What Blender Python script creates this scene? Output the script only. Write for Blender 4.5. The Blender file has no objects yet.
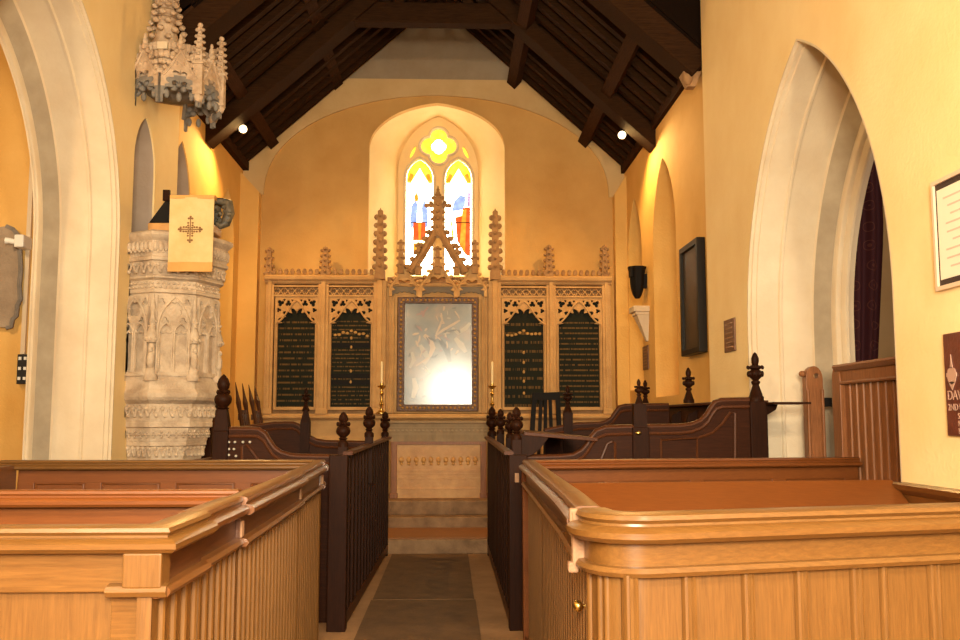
import bpy, bmesh, math, random
from mathutils import Vector, Matrix
from mathutils.geometry import tessellate_polygon
random.seed(7)
scn = bpy.context.scene
COL = scn.collection
PI = math.pi

# ---------------------------------------------------------------- camera model (used to survey real positions)
FPX, CZ = 950.0, 1.45
PHI = math.atan(100 / FPX); TH = math.atan(30 / FPX * math.cos(PHI))
CF = Vector((math.sin(TH) * math.cos(PHI), math.cos(TH) * math.cos(PHI), math.sin(PHI)))
CR = Vector((math.cos(TH), -math.sin(TH), 0))
CU = Vector((-math.sin(TH) * math.sin(PHI), -math.cos(TH) * math.sin(PHI), math.cos(PHI)))
def ray(px, py): return CF + CR * ((px - 480) / FPX) + CU * ((320 - py) / FPX)
def at(px, py, Y):
    d = ray(px, py); t = Y / d.y
    return Vector((d.x * t, Y, CZ + d.z * t))
def atx(px, py, X):
    d = ray(px, py); t = X / d.x
    return Vector((X, d.y * t, CZ + d.z * t))

# ---------------------------------------------------------------- mesh building
class MB:
    def __init__(s): s.v = []; s.f = []
    def add(s, vs, fs):
        b = len(s.v); s.v += [Vector(p) for p in vs]; s.f += [tuple(i + b for i in f) for f in fs]; return s
    def box(s, x0, x1, y0, y1, z0, z1):
        return s.add([(x0,y0,z0),(x1,y0,z0),(x1,y1,z0),(x0,y1,z0),(x0,y0,z1),(x1,y0,z1),(x1,y1,z1),(x0,y1,z1)],
                     [(0,3,2,1),(4,5,6,7),(0,1,5,4),(1,2,6,5),(2,3,7,6),(3,0,4,7)])
    def tbox(s, c, z0, z1, a0, a1, b0=None, b1=None):       # tapered upright box
        b0 = a0 if b0 is None else b0; b1 = a1 if b1 is None else b1
        x, y = c
        return s.add([(x-a0,y-b0,z0),(x+a0,y-b0,z0),(x+a0,y+b0,z0),(x-a0,y+b0,z0),(x-a1,y-b1,z1),(x+a1,y-b1,z1),(x+a1,y+b1,z1),(x-a1,y+b1,z1)],
                     [(0,3,2,1),(4,5,6,7),(0,1,5,4),(1,2,6,5),(2,3,7,6),(3,0,4,7)])
    def beam(s, p, q, w, h, up=(0,0,1)):
        p = Vector(p); q = Vector(q); d = (q - p).normalized(); sd = d.cross(Vector(up)).normalized(); u = sd.cross(d)
        a, b = sd * w / 2, u * h / 2
        return s.add([p-a-b,p+a-b,p+a+b,p-a+b,q-a-b,q+a-b,q+a+b,q-a+b], [(0,1,2,3),(4,7,6,5),(0,4,5,1),(1,5,6,2),(2,6,7,3),(3,7,4,0)])
    def lathe(s, prof, c, seg=16, rot=0.0, sx=1.0, sy=1.0):
        c = Vector(c); vs = []; fs = []; n = len(prof)
        for r, z in prof:
            for k in range(seg):
                a = rot + 2 * PI * k / seg
                vs.append(c + Vector((r * sx * math.cos(a), r * sy * math.sin(a), z)))
        for i in range(n - 1):
            for k in range(seg):
                k2 = (k + 1) % seg
                fs.append((i*seg+k, i*seg+k2, (i+1)*seg+k2, (i+1)*seg+k))
        fs.append(tuple(range(seg))[::-1]); fs.append(tuple((n-1)*seg + k for k in range(seg)))
        return s.add(vs, fs)
    def blob(s, c, r, seg=6, rings=4):
        c = Vector(c); r = r if hasattr(r, '__len__') else (r, r, r)
        vs = [c + Vector((0,0,-r[2]))]; fs = []
        for i in range(1, rings):
            t = PI * i / rings
            for k in range(seg):
                a = 2 * PI * k / seg
                vs.append(c + Vector((r[0]*math.sin(t)*math.cos(a), r[1]*math.sin(t)*math.sin(a), -r[2]*math.cos(t))))
        vs.append(c + Vector((0,0,r[2]))); last = len(vs) - 1
        for k in range(seg):
            k2 = (k+1) % seg
            fs.append((0, 1+k2, 1+k)); fs.append((last, 1+(rings-2)*seg+k, 1+(rings-2)*seg+k2))
            for i in range(rings-2):
                fs.append((1+i*seg+k, 1+i*seg+k2, 1+(i+1)*seg+k2, 1+(i+1)*seg+k))
        return s.add(vs, fs)
    def tube(s, pts, r, seg=6, closed=False):
        pts = [Vector(p) for p in pts]; n = len(pts); vs = []; fs = []
        ref = Vector((0.31, 0.83, 0.46))
        rr = r if hasattr(r, '__len__') else [r] * n
        d0 = (pts[1] - pts[0]).normalized(); a = d0.cross(ref).normalized()
        for i in range(n):
            p, q = pts[(i-1) % n if closed else max(i-1, 0)], pts[(i+1) % n if closed else min(i+1, n-1)]
            d = (q - p).normalized(); a = (a - d * a.dot(d)).normalized(); b = d.cross(a)
            for k in range(seg):
                t = 2 * PI * k / seg
                vs.append(pts[i] + (a * math.cos(t) + b * math.sin(t)) * rr[i])
        for i in range(n if closed else n - 1):
            for k in range(seg):
                j = (i+1) % n; k2 = (k+1) % seg
                fs.append((i*seg+k, i*seg+k2, j*seg+k2, j*seg+k))
        if not closed: fs += [tuple(range(seg))[::-1], tuple((n-1)*seg+k for k in range(seg))]
        return s.add(vs, fs)
    def sweep(s, path, prof, closed=False):
        """profile of (offset to the left of the path, height) carried along a plan path of (x, y, z) with mitres"""
        P = [Vector(p) for p in path]; n = len(P); m = len(prof); vs = []; fs = []
        for i in range(n):
            a = (P[i] - P[i-1]).to_2d() if (i > 0 or closed) else None
            b = (P[(i+1) % n] - P[i]).to_2d() if (i < n-1 or closed) else None
            if a is None: a = b
            if b is None: b = a
            a = a.normalized(); b = b.normalized()
            na = Vector((-a.y, a.x)); nb = Vector((-b.y, b.x)); k = (na + nb).normalized(); k = k / max(k.dot(na), .3)
            for o, h in prof: vs.append((P[i].x + k.x*o, P[i].y + k.y*o, P[i].z + h))
        for i in range(n if closed else n - 1):
            j = (i+1) % n
            for q in range(m):
                q2 = (q+1) % m
                fs.append((i*m+q, i*m+q2, j*m+q2, j*m+q))
        if not closed: fs += [tuple(range(m)), tuple((n-1)*m+q for q in range(m))[::-1]]
        return s.add(vs, fs)
    def plate(s, loops, thick, M):
        """polygon with holes in local (u, v), from w=0 to w=thick, mapped by M(u, v, w)"""
        flat = [p for l in loops for p in l]; n = len(flat)
        tris = tessellate_polygon([[Vector((p[0], p[1], 0)) for p in l] for l in loops])
        vs = [M(p[0], p[1], 0) for p in flat] + [M(p[0], p[1], thick) for p in flat]
        fs = [tuple(t) for t in tris] + [tuple(i + n for i in reversed(t)) for t in tris]
        b = 0
        for l in loops:
            for i in range(len(l)):
                j = (i+1) % len(l)
                fs.append((b+i, b+j, b+j+n, b+i+n))
            b += len(l)
        return s.add(vs, fs)

XZ = lambda y: (lambda u, v, w: (u, y + w, v))              # faces the nave (-Y)
YZ = lambda x, sg=1: (lambda u, v, w: (x + sg * w, u, v))   # faces across the church

WORLD = {}
def build(name, mb, mat, parent=None, smooth=None, bevel=None, at0=None):
    me = bpy.data.meshes.new(name)
    top = parent
    while top is not None and top.parent is not None: top = top.parent
    if top is not None and top.name in ('pulpit', 'pulpit_canopy'):
        mb.v = [Vector((max(p.x, -2.799), p.y, p.z)) for p in mb.v]      # flat back against the wall
    if parent is not None: o0 = WORLD[parent.name]
    elif at0 is not None: o0 = Vector(at0)
    else:
        xs = [p.x for p in mb.v]; ys = [p.y for p in mb.v]; zs = [p.z for p in mb.v]
        o0 = Vector(((min(xs)+max(xs))/2, (min(ys)+max(ys))/2, min(zs)))
    me.from_pydata([p - o0 for p in mb.v], [], mb.f); me.update()
    bm = bmesh.new(); bm.from_mesh(me)
    bmesh.ops.remove_doubles(bm, verts=bm.verts, dist=1e-5)
    bmesh.ops.recalc_face_normals(bm, faces=bm.faces)
    bm.to_mesh(me); bm.free()
    if smooth:
        for p in me.polygons: p.use_smooth = True
        me.set_sharp_from_angle(angle=math.radians(smooth))
    o = bpy.data.objects.new(name, me); COL.objects.link(o)
    if mat is not None: me.materials.append(mat)
    if parent is not None: o.parent = parent
    else: o.location = o0
    WORLD[o.name] = o0
    if bevel:
        md = o.modifiers.new('bevel', 'BEVEL'); md.width = bevel; md.segments = 2; md.limit_method = 'ANGLE'; md.angle_limit = 0.6
    return o
def thing(name, label, cat, loc, group=None, kind=None):
    o = bpy.data.objects.new(name, None); COL.objects.link(o); o.location = loc; o.empty_display_size = .1
    o['label'] = label; o['category'] = cat
    if group: o['group'] = group
    if kind: o['kind'] = kind
    WORLD[o.name] = Vector(loc); return o
def tag(o, label, cat, group=None, kind=None):
    o['label'] = label; o['category'] = cat
    if group: o['group'] = group
    if kind: o['kind'] = kind
    return o
def struct(name, mb, mat, label=None, **k):
    o = build(name, mb, mat, **k); o['kind'] = 'structure'
    if label: o['label'] = label
    return o

# ---------------------------------------------------------------- materials
def newmat(name):
    m = bpy.data.materials.new(name); m.use_nodes = True
    nt = m.node_tree; b = nt.nodes['Principled BSDF']
    return m, nt, b
def N(nt, t, **k):
    n = nt.nodes.new(t)
    for a, v in k.items():
        if a in n.inputs: n.inputs[a].default_value = v
        else: setattr(n, a, v)
    return n
def ramp(nt, stops):
    r = nt.nodes.new('ShaderNodeValToRGB'); e = r.color_ramp.elements
    while len(e) < len(stops): e.new(.5)
    for i, (p, c) in enumerate(stops): e[i].position = p; e[i].color = (*c, 1)
    return r
def mottled(name, c1, c2, scale=2.0, rough=.85, bump=.15, bscale=40, detail=6, lo=.35, hi=.7):
    m, nt, b = newmat(name)
    tc = N(nt, 'ShaderNodeTexCoord'); n = N(nt, 'ShaderNodeTexNoise', Scale=scale, Detail=detail, Roughness=.6)
    nt.links.new(tc.outputs['Object'], n.inputs['Vector'])
    r = ramp(nt, [(lo, c1), (hi, c2)]); nt.links.new(n.outputs['Fac'], r.inputs['Fac'])
    nt.links.new(r.outputs['Color'], b.inputs['Base Color']); b.inputs['Roughness'].default_value = rough
    n2 = N(nt, 'ShaderNodeTexNoise', Scale=bscale, Detail=4); nt.links.new(tc.outputs['Object'], n2.inputs['Vector'])
    bp = N(nt, 'ShaderNodeBump', Strength=bump, Distance=.02); nt.links.new(n2.outputs['Fac'], bp.inputs['Height'])
    nt.links.new(bp.outputs['Normal'], b.inputs['Normal'])
    return m
def wood(name, dark, light, axis='z', scale=7.0, rough=.35, stretch=18, bump=.05, coat=.15, spec=.35):
    m, nt, b = newmat(name)
    tc = N(nt, 'ShaderNodeTexCoord'); mp = N(nt, 'ShaderNodeMapping')
    sc = [stretch] * 3; sc['xyz'.index(axis)] = 1.0
    mp.inputs['Scale'].default_value = sc
    nt.links.new(tc.outputs['Object'], mp.inputs['Vector'])
    n = N(nt, 'ShaderNodeTexNoise', Scale=scale, Detail=8, Roughness=.65, Distortion=.6); nt.links.new(mp.outputs['Vector'], n.inputs['Vector'])
    r = ramp(nt, [(.3, dark), (.52, tuple((a+c)/2 for a, c in zip(dark, light))), (.72, light)])
    nt.links.new(n.outputs['Fac'], r.inputs['Fac'])
    n3 = N(nt, 'ShaderNodeTexNoise', Scale=1.7, Detail=3); nt.links.new(tc.outputs['Object'], n3.inputs['Vector'])
    mx = N(nt, 'ShaderNodeMixRGB', blend_type='MULTIPLY', Fac=.35); r3 = ramp(nt, [(.3, (.72,.66,.6)), (.7, (1,1,1))])
    nt.links.new(n3.outputs['Fac'], r3.inputs['Fac']); nt.links.new(r.outputs['Color'], mx.inputs['Color1']); nt.links.new(r3.outputs['Color'], mx.inputs['Color2'])
    nt.links.new(mx.outputs['Color'], b.inputs['Base Color'])
    b.inputs['Specular IOR Level'].default_value = spec
    b.inputs['Roughness'].default_value = rough; b.inputs['Coat Weight'].default_value = coat; b.inputs['Coat Roughness'].default_value = .25
    bp = N(nt, 'ShaderNodeBump', Strength=bump, Distance=.01); nt.links.new(n.outputs['Fac'], bp.inputs['Height']); nt.links.new(bp.outputs['Normal'], b.inputs['Normal'])
    return m
def plain(name, c, rough=.5, metal=0.0, emit=None, es=0.0):
    m, nt, b = newmat(name); b.inputs['Base Color'].default_value = (*c, 1); b.inputs['Roughness'].default_value = rough; b.inputs['Metallic'].default_value = metal
    if max(c) < .06: b.inputs['Specular IOR Level'].default_value = .12
    if emit: b.inputs['Emission Color'].default_value = (*emit, 1); b.inputs['Emission Strength'].default_value = es
    return m

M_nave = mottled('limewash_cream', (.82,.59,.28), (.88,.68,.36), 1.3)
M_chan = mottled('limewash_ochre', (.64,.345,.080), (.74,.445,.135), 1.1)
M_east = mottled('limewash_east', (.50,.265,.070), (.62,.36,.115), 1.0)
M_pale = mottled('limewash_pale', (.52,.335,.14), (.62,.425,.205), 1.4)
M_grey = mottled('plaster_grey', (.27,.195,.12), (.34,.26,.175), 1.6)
M_dress = mottled('dressed_stone', (.62,.48,.325), (.71,.585,.42), 2.2, bump=.1)
M_rere = mottled('reredos_stone', (.46,.255,.095), (.58,.345,.14), 5, bump=.25, bscale=60)
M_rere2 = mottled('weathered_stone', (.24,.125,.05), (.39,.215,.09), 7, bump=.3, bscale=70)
M_cano = mottled('canopy_stone', (.42,.28,.175), (.58,.42,.285), 7, bump=.5, bscale=45, lo=.4, hi=.6)
M_pulp = mottled('pulpit_stone', (.43,.31,.21), (.60,.46,.325), 6, bump=.5, bscale=45, lo=.4, hi=.6)
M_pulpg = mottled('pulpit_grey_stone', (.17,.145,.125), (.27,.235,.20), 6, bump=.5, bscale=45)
M_oakv = wood('oak_upright', (.106,.044,.0095), (.168,.074,.0175), 'z', rough=.42, coat=.06)
M_oakx = wood('oak_lengthwise', (.108,.044,.0095), (.172,.075,.0175), 'x', rough=.36, coat=.1)
M_oaky = wood('oak_aisle_rail', (.100,.034,.0075), (.165,.060,.0145), 'y', rough=.3)
M_oakd = wood('oak_frieze_dark', (.055,.018,.006), (.11,.038,.013), 'y')
M_oakr = wood('oak_red', (.135,.037,.007), (.19,.056,.011), 'x', rough=.42, coat=.05)
M_dkz = wood('stall_oak_upright', (.013,.0038,.0015), (.032,.0095,.0035), 'z', rough=.5, coat=.0, spec=.07)
M_dkx = wood('stall_oak_cross', (.020,.0055,.0022), (.048,.0142,.005), 'x', rough=.46, coat=.0, spec=.07)
M_dky = wood('stall_oak_rail', (.038,.0115,.0045), (.11,.034,.011), 'y', rough=.42, coat=.02, spec=.12)
M_scr = wood('screen_oak', (.17,.060,.020), (.34,.135,.052), 'z', rough=.42, spec=.2, coat=.03)
M_roof = wood('roof_timber', (.022,.009,.004), (.065,.026,.010), 'y', rough=.85, coat=0, spec=.05)
M_roofx = wood('truss_timber', (.016,.007,.003), (.050,.021,.008), 'x', rough=.85, coat=0, spec=.05)
M_roofb = wood('roof_boards', (.006,.003,.002), (.014,.007,.004), 'y', rough=.95, coat=0, spec=.03)
M_end = mottled('bare_end_grain', (.22,.115,.062), (.29,.16,.09), 20, bump=.3)
M_floor = mottled('floor_stone', (.26,.13,.05), (.38,.20,.085), 3, rough=.85, bump=.2)
M_slab = mottled('ledger_slab', (.105,.048,.014), (.17,.080,.025), 6, rough=.85, bump=.2)
M_step = mottled('step_stone', (.17,.090,.040), (.34,.19,.090), 5, rough=.8, bump=.3)
M_tread = wood('step_boards', (.22,.085,.025), (.34,.14,.045), 'x', rough=.6)
M_black = plain('black_paint', (.008,.006,.005), .6)
M_brass = plain('brass', (.55,.36,.10), .3, 1)
M_gold = plain('gold_leaf', (.36,.19,.045), .5, .4)
M_white = plain('white_paint', (.8,.78,.72), .5)
M_candle = plain('candle_wax', (.80,.66,.40), .5)

# ---------------------------------------------------------------- arches
def arch_side(hw, rise, n=18, d=0.0):
    """half of a pointed arch offset inward by d: from springing (x = hw-d, z = 0) up to the apex (0, h)"""
    R = (hw*hw + rise*rise) / (2*hw); c = R - hw; r = R - d
    th = math.acos(max(-1, min(1, c / r)))
    return [(-c + r * math.cos(th*i/n), r * math.sin(th*i/n)) for i in range(n+1)]
def arch_loop(cu, v0, hw, vs, rise, n=18, d=0.0, low=False):
    k = 1.0
    if low: k = rise / (1.2*hw); rise = 1.2*hw
    s = [(x, z*k) for x, z in arch_side(hw, rise, n, d)]
    R = [(cu + x, vs + z) for x, z in s]; L = [(cu - x, vs + z) for x, z in reversed(s[:-1])]
    return [(cu + hw - d, v0)] + R + L + [(cu - hw + d, v0)]
def cusped_loop(cu, v0, hw, vs, rise, cusps=3, depth=.035, n=36):
    s = arch_side(hw, rise, n); out = []
    for i, (x, z) in enumerate(s):
        t = i / n; k = abs(math.cos(cusps*PI*t*.999)) ** 3 if 0 < i < n else 0
        L = math.hypot(x + .25*hw, z - .1*rise) or 1
        out.append((max(x - depth*k*(x + .25*hw)/L, .004 if i < n else 0), z - depth*k*(z - .1*rise)/L))
    out[-1] = (0, out[-1][1])
    return [(cu+hw, v0)] + [(cu+x, vs+z) for x, z in out] + [(cu-x, vs+z) for x, z in reversed(out[:-1])] + [(cu-hw, v0)]
def foil(cu, cv, r, lobes=4, n=40, rot=PI/4, depth=.3):
    return [(cu + r*(1-depth+depth*abs(math.cos(lobes/2*(a-rot))))*math.cos(a), cv + r*(1-depth+depth*abs(math.cos(lobes/2*(a-rot))))*math.sin(a)) for a in [2*PI*i/n for i in range(n)]]
def lobes(cu, cv, r, k=4, rot=0.0, seg=10):
    """true foiled outline: k circles about a centre"""
    out = []; d = r*.5; rr = r*.5
    for i in range(k):
        a0 = rot + 2*PI*i/k
        sp = 2*PI/k*.985
        for j in range(seg+1):
            a = a0 - sp + 2*sp*j/seg
            out.append((cu + d*math.cos(a0) + rr*math.cos(a), cv + d*math.sin(a0) + rr*math.sin(a)))
    return out

# ================================================================ THE SHELL
AX = -0.20
fl = MB().box(-7, 6.5, -5, 14, -.15, 0); struct('floor', fl, M_floor)
def arch_wall(name, x, sg, th, y0, y1, H, yc, hw, vs, rise, holes, mat):
    a = arch_loop(yc, 0, hw, vs, rise, 24)
    outer = [(y0, 0)] + a[::-1] + [(y1, 0), (y1, H), (y0, H)]
    return struct(name, MB().plate([outer] + holes, th, YZ(x, sg)), mat)
# left nave wall with its arch and the doorway over the pulpit
M_lin = mottled('bare_plaster_reveal', (.34,.25,.19), (.42,.32,.25), 3)  # shade inside doorway and recess, put into the colour
LA = (6.62, 1.41, 2.92, 1.85); RA = (6.30, 1.27, 2.15, 1.94)
arch_wall('wall_left', -2.8, -1, .61, -5, 9.62, 7.5, *LA, [arch_loop(8.60, 2.3, .30, 3.75, .47)], M_nave)
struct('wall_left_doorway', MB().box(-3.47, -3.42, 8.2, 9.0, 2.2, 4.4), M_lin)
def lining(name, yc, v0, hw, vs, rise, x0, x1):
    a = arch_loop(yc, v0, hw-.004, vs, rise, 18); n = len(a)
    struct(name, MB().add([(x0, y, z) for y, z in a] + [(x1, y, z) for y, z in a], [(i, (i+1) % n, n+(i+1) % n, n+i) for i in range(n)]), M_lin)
lining('trim_4', 8.60, 2.3, .30, 3.75, .47, -2.815, -3.45); lining('trim_5', 10.18, 1.9, .40, 3.75, .72, -2.935, -3.55)  # added linings that carry the shade colour on the reveals
arch_wall('wall_right', 2.40, 1, .755, -5, 8.72, 7.5, *RA, [], M_nave)
def arch_trim(name, x, sg, A):
    yc, hw, vs, rise = A
    T = .66 if sg < 0 else .76
    prof = [(0,0),(.0,.014),(.022,.016),(.028,.030),(.06,.03),(.066,.040),(.235,.045),(.245,.060),(.262,.060),(.27,.047),(.50,.065),(.515,.085),(.61,.20),(.613,.225),(.625,.245),(.64,.25)] + ([(.66,.25),(.67,.27),(.69,.285),(.71,.285),(.73,.27)] if sg > 0 else [(.65,.262)]) + [(T,.262),(T,-.05)]
    if sg < 0: prof = [(u*.93, d) for u, d in prof]
    mb = MB(); rows = []
    for u, d in prof:
        row = [(hw - d, -vs)] + [(q, z) for q, z in arch_side(hw, rise, 26, d)]
        full = row + [(-q, z) for q, z in reversed(row[:-1])]
        rows.append([(x + sg*u, yc + q, vs + z) for q, z in full])
    n = len(rows[0]); vs_ = [p for r in rows for p in r]; fs = []
    for i in range(len(rows)-1):
        for k in range(n-1): fs.append((i*n+k, i*n+k+1, (i+1)*n+k+1, (i+1)*n+k))
    mb.add(vs_, fs)
    o = struct(name, mb, M_dress, smooth=28)
    k = [i for i, q in enumerate(prof) if abs(q[1]-.20) < 1e-6][0]
    cm = MB(); pts = []
    for i in (k-1, k):
        pts += [Vector(q) - Vector((sg*.004, 0, 0)) for q in rows[i]]
    cm.add(pts, [(q, q+1, n+q+1, n+q) for q in range(n-1)])
    build('hollow_chamfer', cm, M_cham, o)
    return o
M_cham = mottled('bare_grey_stone', (.34,.27,.19), (.44,.36,.26), 4)
arch_trim('trim_1', -2.8, -1, LA); arch_trim('trim_2', 2.40, 1, RA)
# chancel side walls with window embrasures
EV = 4.96; RIDGE = 7.40
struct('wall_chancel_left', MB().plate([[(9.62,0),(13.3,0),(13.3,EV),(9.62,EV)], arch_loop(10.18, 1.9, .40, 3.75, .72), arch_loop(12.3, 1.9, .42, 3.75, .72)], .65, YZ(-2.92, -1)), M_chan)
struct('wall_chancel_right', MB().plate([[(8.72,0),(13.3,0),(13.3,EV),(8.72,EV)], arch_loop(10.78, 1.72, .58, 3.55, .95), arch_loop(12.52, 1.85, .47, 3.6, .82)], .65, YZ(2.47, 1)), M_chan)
M_day = plain('leaded_daylight', (.5,.5,.5), .3, 0, (1.0,.86,.62), .35)
for i, (x, yc, z0, hw) in enumerate([(-3.56,10.18,1.8,.5),(-3.56,12.3,1.8,.5),(3.11,10.78,1.6,.66),(3.11,12.52,1.75,.55)]):
    struct('window_%d' % (i+2), MB().box(x, x+.02, yc-hw, yc+hw, z0, 4.6), M_day)
# thickened lower corners where the side walls meet the east wall
for sx, x0, x1 in ((-1, -2.92, -2.66), (1, 2.30, 2.47)):
    pts = [(12.93, 0), (13.25, 0), (13.25, 4.72), (12.93, 4.72)]
    mb = MB().box(x0, x1, 13.02, 13.25, 0, 4.60)
    xe, xi = (x0, x1) if sx < 0 else (x1, x0)
    mb.add([(xe,13.02,4.6),(xi,13.02,4.6),(xi,13.25,4.6),(xe,13.25,4.6),(xe,13.02,4.88),(xe,13.25,4.88)], [(0,1,2,3),(0,4,1),(3,2,5),(1,4,5,2),(0,3,5,4)])
    struct('wall_corner_left' if sx < 0 else 'wall_corner_right', mb, M_chan)
# east wall: lower wall with window opening, and the paler upper skin ending on a relieving arch
wcx, whw, wsp = -.195, .965, 5.30
EY = 13.2
win_out = arch_loop(wcx, 3.2, whw, wsp, .66, 20, low=True)
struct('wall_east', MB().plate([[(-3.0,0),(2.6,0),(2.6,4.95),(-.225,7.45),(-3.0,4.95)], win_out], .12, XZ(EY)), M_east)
rel = []
for i in range(41):
    t = PI*(1 - i/40); rel.append((-.19 + 2.44*math.cos(t), 4.60 + 1.46*abs(math.sin(t))**.9))
skin = [(-3.0, 4.60)] + rel + [(2.6, 4.60), (2.6, 4.95)]
zl = at(430, 80, EY).z
xr = lambda z: 2.53 - (z-4.99)/.9
low_skin = skin + [(xr(zl), zl), (-.40 - xr(zl) , zl), (-3.0, 4.95)]
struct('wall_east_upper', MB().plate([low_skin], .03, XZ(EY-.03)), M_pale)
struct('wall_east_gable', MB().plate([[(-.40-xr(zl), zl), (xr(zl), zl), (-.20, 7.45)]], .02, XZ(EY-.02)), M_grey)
# splayed window reveal behind the east wall
RY = 14.0
irx, irsp, irhw, irr = -.19, 5.16, .60, .86
o1 = arch_loop(wcx, 3.2, whw, wsp, .66, 20, low=True); o2 = arch_loop(irx, 3.45, irhw, irsp, irr, 20)
mb = MB(); n = len(o1)
mb.add([(u, EY+.12, v) for u, v in o1] + [(u, RY, v) for u, v in o2], [(i, (i+1) % n, n+(i+1) % n, n+i) for i in range(n)])
struct('wall_east_reveal', mb, M_nave, smooth=40)
# ---- east window tracery and stained glass
wz = lambda py: at(438, py, RY).z
wx = lambda px: at(px, 200, RY).x
lights = [(wx(419.5), .20), (wx(458.5), .20)]
zs_l = wz(178); zb = wz(276)
qf = (wx(438.5), wz(146))
holes = [arch_loop(cx, zb, hw, zs_l, .29, 14) for cx, hw in lights]
holes.append(lobes(qf[0], qf[1], .265, 4, 0))
def eyelet(px, py, lean):
    c = (wx(px), wz(py)); a = math.radians(lean)
    pts = []
    for i in range(14):
        t = 2*PI*i/14; u, v = .026*math.cos(t), .10*math.sin(t)
        pts.append((c[0]+u*math.cos(a)-v*math.sin(a), c[1]+u*math.sin(a)+v*math.cos(a)))
    return pts
holes += [eyelet(412.5, 152, -25), eyelet(465.5, 152, 25)]
W = MB().plate([arch_loop(irx, 3.3, irhw+.02, irsp, irr+.02, 20)] + holes, .12, XZ(RY))
win = struct('window_1', W, M_nave)
tr = MB()
for cx, hw in lights: tr.tube([(u, RY-.005, v) for u, v in arch_loop(cx, zb, hw+.02, zs_l, .31, 14)], .022, 6)
tr.tube([(u, RY-.005, v) for u, v in lobes(qf[0], qf[1], .29, 4, 0)], .022, 6, True)
build('tracery', tr, M_dress, win, smooth=40)
def glow(name, c, s):
    m, nt, b = newmat(name); tc = N(nt, 'ShaderNodeTexCoord'); v = N(nt, 'ShaderNodeTexVoronoi', Scale=14); nt.links.new(tc.outputs['Object'], v.inputs['Vector'])
    r = ramp(nt, [(0, tuple(min(1, a*1.15+.02) for a in c)), (.8, tuple(a*.7 for a in c))]); nt.links.new(v.outputs['Distance'], r.inputs['Fac'])
    nt.links.new(r.outputs['Color'], b.inputs['Emission Color']); b.inputs['Emission Strength'].default_value = s
    b.inputs['Base Color'].default_value = (*[a*.3 for a in c], 1); b.inputs['Roughness'].default_value = .2
    return m
G_white = glow('glass_clear', (1,.92,.66), 20); G_yel = glow('glass_gold', (1,.58,.035), 2.2); G_pale = glow('glass_straw', (1,.80,.30), 9)
G_blue = glow('glass_blue', (.30,.42,.85), 1.6); G_red = glow('glass_red', (.95,.12,.015), 1.1); G_or = glow('glass_amber', (1,.36,.02), 1.3); G_vio = glow('glass_violet', (.55,.35,.6), 1.2)
gy = RY + .05
for k, (cx, hw) in enumerate(lights):
    g = build('glass_light', MB().plate([arch_loop(cx, zb-.01, hw+.01, zs_l, .30, 14)], .01, XZ(gy+.02)), G_white, win)
    def pane(nm, pts, m, dy=0): build(nm, MB().plate([[(cx + u, v) for u, v in pts]], .006, XZ(gy + dy)), m, g)
    zt = zs_l + .29
    top = [(u-cx, v) for u, v in arch_loop(cx, zs_l-.07, hw-.005, zs_l, .285, 10)]
    pane('canopy_glass', top, G_yel)
    pane('canopy_gable', [(-.13, zs_l-.06), (.13, zs_l-.06), (.07, zs_l+.04), (0, zs_l+.16), (-.07, zs_l+.04)], G_pale, -.008)
    for s in (-1, 1): pane('canopy_spandrel', [(s*.19, zs_l-.05), (s*.12, zs_l-.05), (s*.09, zs_l+.06), (s*.14, zs_l+.08)], G_or, -.008)
    z = lambda py: wz(py)
    if k == 0:
        pane('robe', [(-.09, z(254)), (.09, z(254)), (.10, z(222)), (-.10, z(222))], G_or, -.01)
        pane('cloak', [(-.14, z(228)), (-.05, z(225)), (-.02, z(204)), (-.06, z(199)), (-.13, z(206))], G_blue, -.012)
        pane('cloak', [(.04, z(224)), (.13, z(228)), (.12, z(206)), (.07, z(199)), (.03, z(206))], G_blue, -.012)
        pane('tunic', [(-.10, z(240)), (-.01, z(240)), (-.02, z(222)), (-.09, z(222))], G_red, -.013)
        pane('tunic', [(.02, z(240)), (.09, z(240)), (.09, z(222)), (.03, z(222))], G_red, -.013)
        pane('sash', [(-.10, z(243)), (.10, z(243)), (.10, z(240)), (-.10, z(240))], G_pale, -.015)
        pane('head', [(-.07, z(201)), (-.02, z(201)), (-.015, z(196)), (-.045, z(191)), (-.08, z(196))], G_or, -.014)
    else:
        pane('robe', [(-.02, z(240)), (.10, z(254)), (.18, z(256)), (.18, z(206)), (.06, z(207)), (-.05, z(215))], G_red, -.01)
        pane('robe_fold', [(.02, z(243)), (.10, z(252)), (.12, z(208)), (.06, z(210))], G_or, -.012)
        pane('cloak', [(-.10, z(211)), (.02, z(212)), (.10, z(205)), (.11, z(196)), (.02, z(194)), (-.07, z(201))], G_blue, -.014)
        pane('sleeve', [(-.12, z(218)), (.05, z(215)), (.07, z(209)), (-.10, z(211))], G_pale, -.015)
        pane('staff', [(-.10, z(236)), (-.06, z(238)), (-.11, z(214)), (-.13, z(214))], G_yel, -.015)
        pane('hood', [(.13, z(206)), (.18, z(206)), (.18, z(192)), (.14, z(190))], G_vio, -.013)
    pane('base_panel', [(-.18, zb), (.18, zb), (.18, zb+.13), (-.18, zb+.13)], G_pale, -.008)
    ld = MB()
    for py in (184, 222, 258): ld.box(cx-hw, cx+hw, gy-.02, gy-.012, z(py)-.005, z(py)+.005)
    build('lead_bar', ld, M_black, g)
g = build('quatrefoil_glass', MB().plate([lobes(qf[0], qf[1], .285, 4, 0)], .01, XZ(gy)), G_yel, win)
build('glass_centre', MB().plate([foil(qf[0], qf[1], (.11), 4, 32, 0, .15)], .006, XZ(gy-.01)), G_white, g)
for p in ((412.5,152,-25),(465.5,152,25)):
    build('eyelet_glass', MB().plate([eyelet(*p)], .01, XZ(gy)), G_yel, win)

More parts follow.
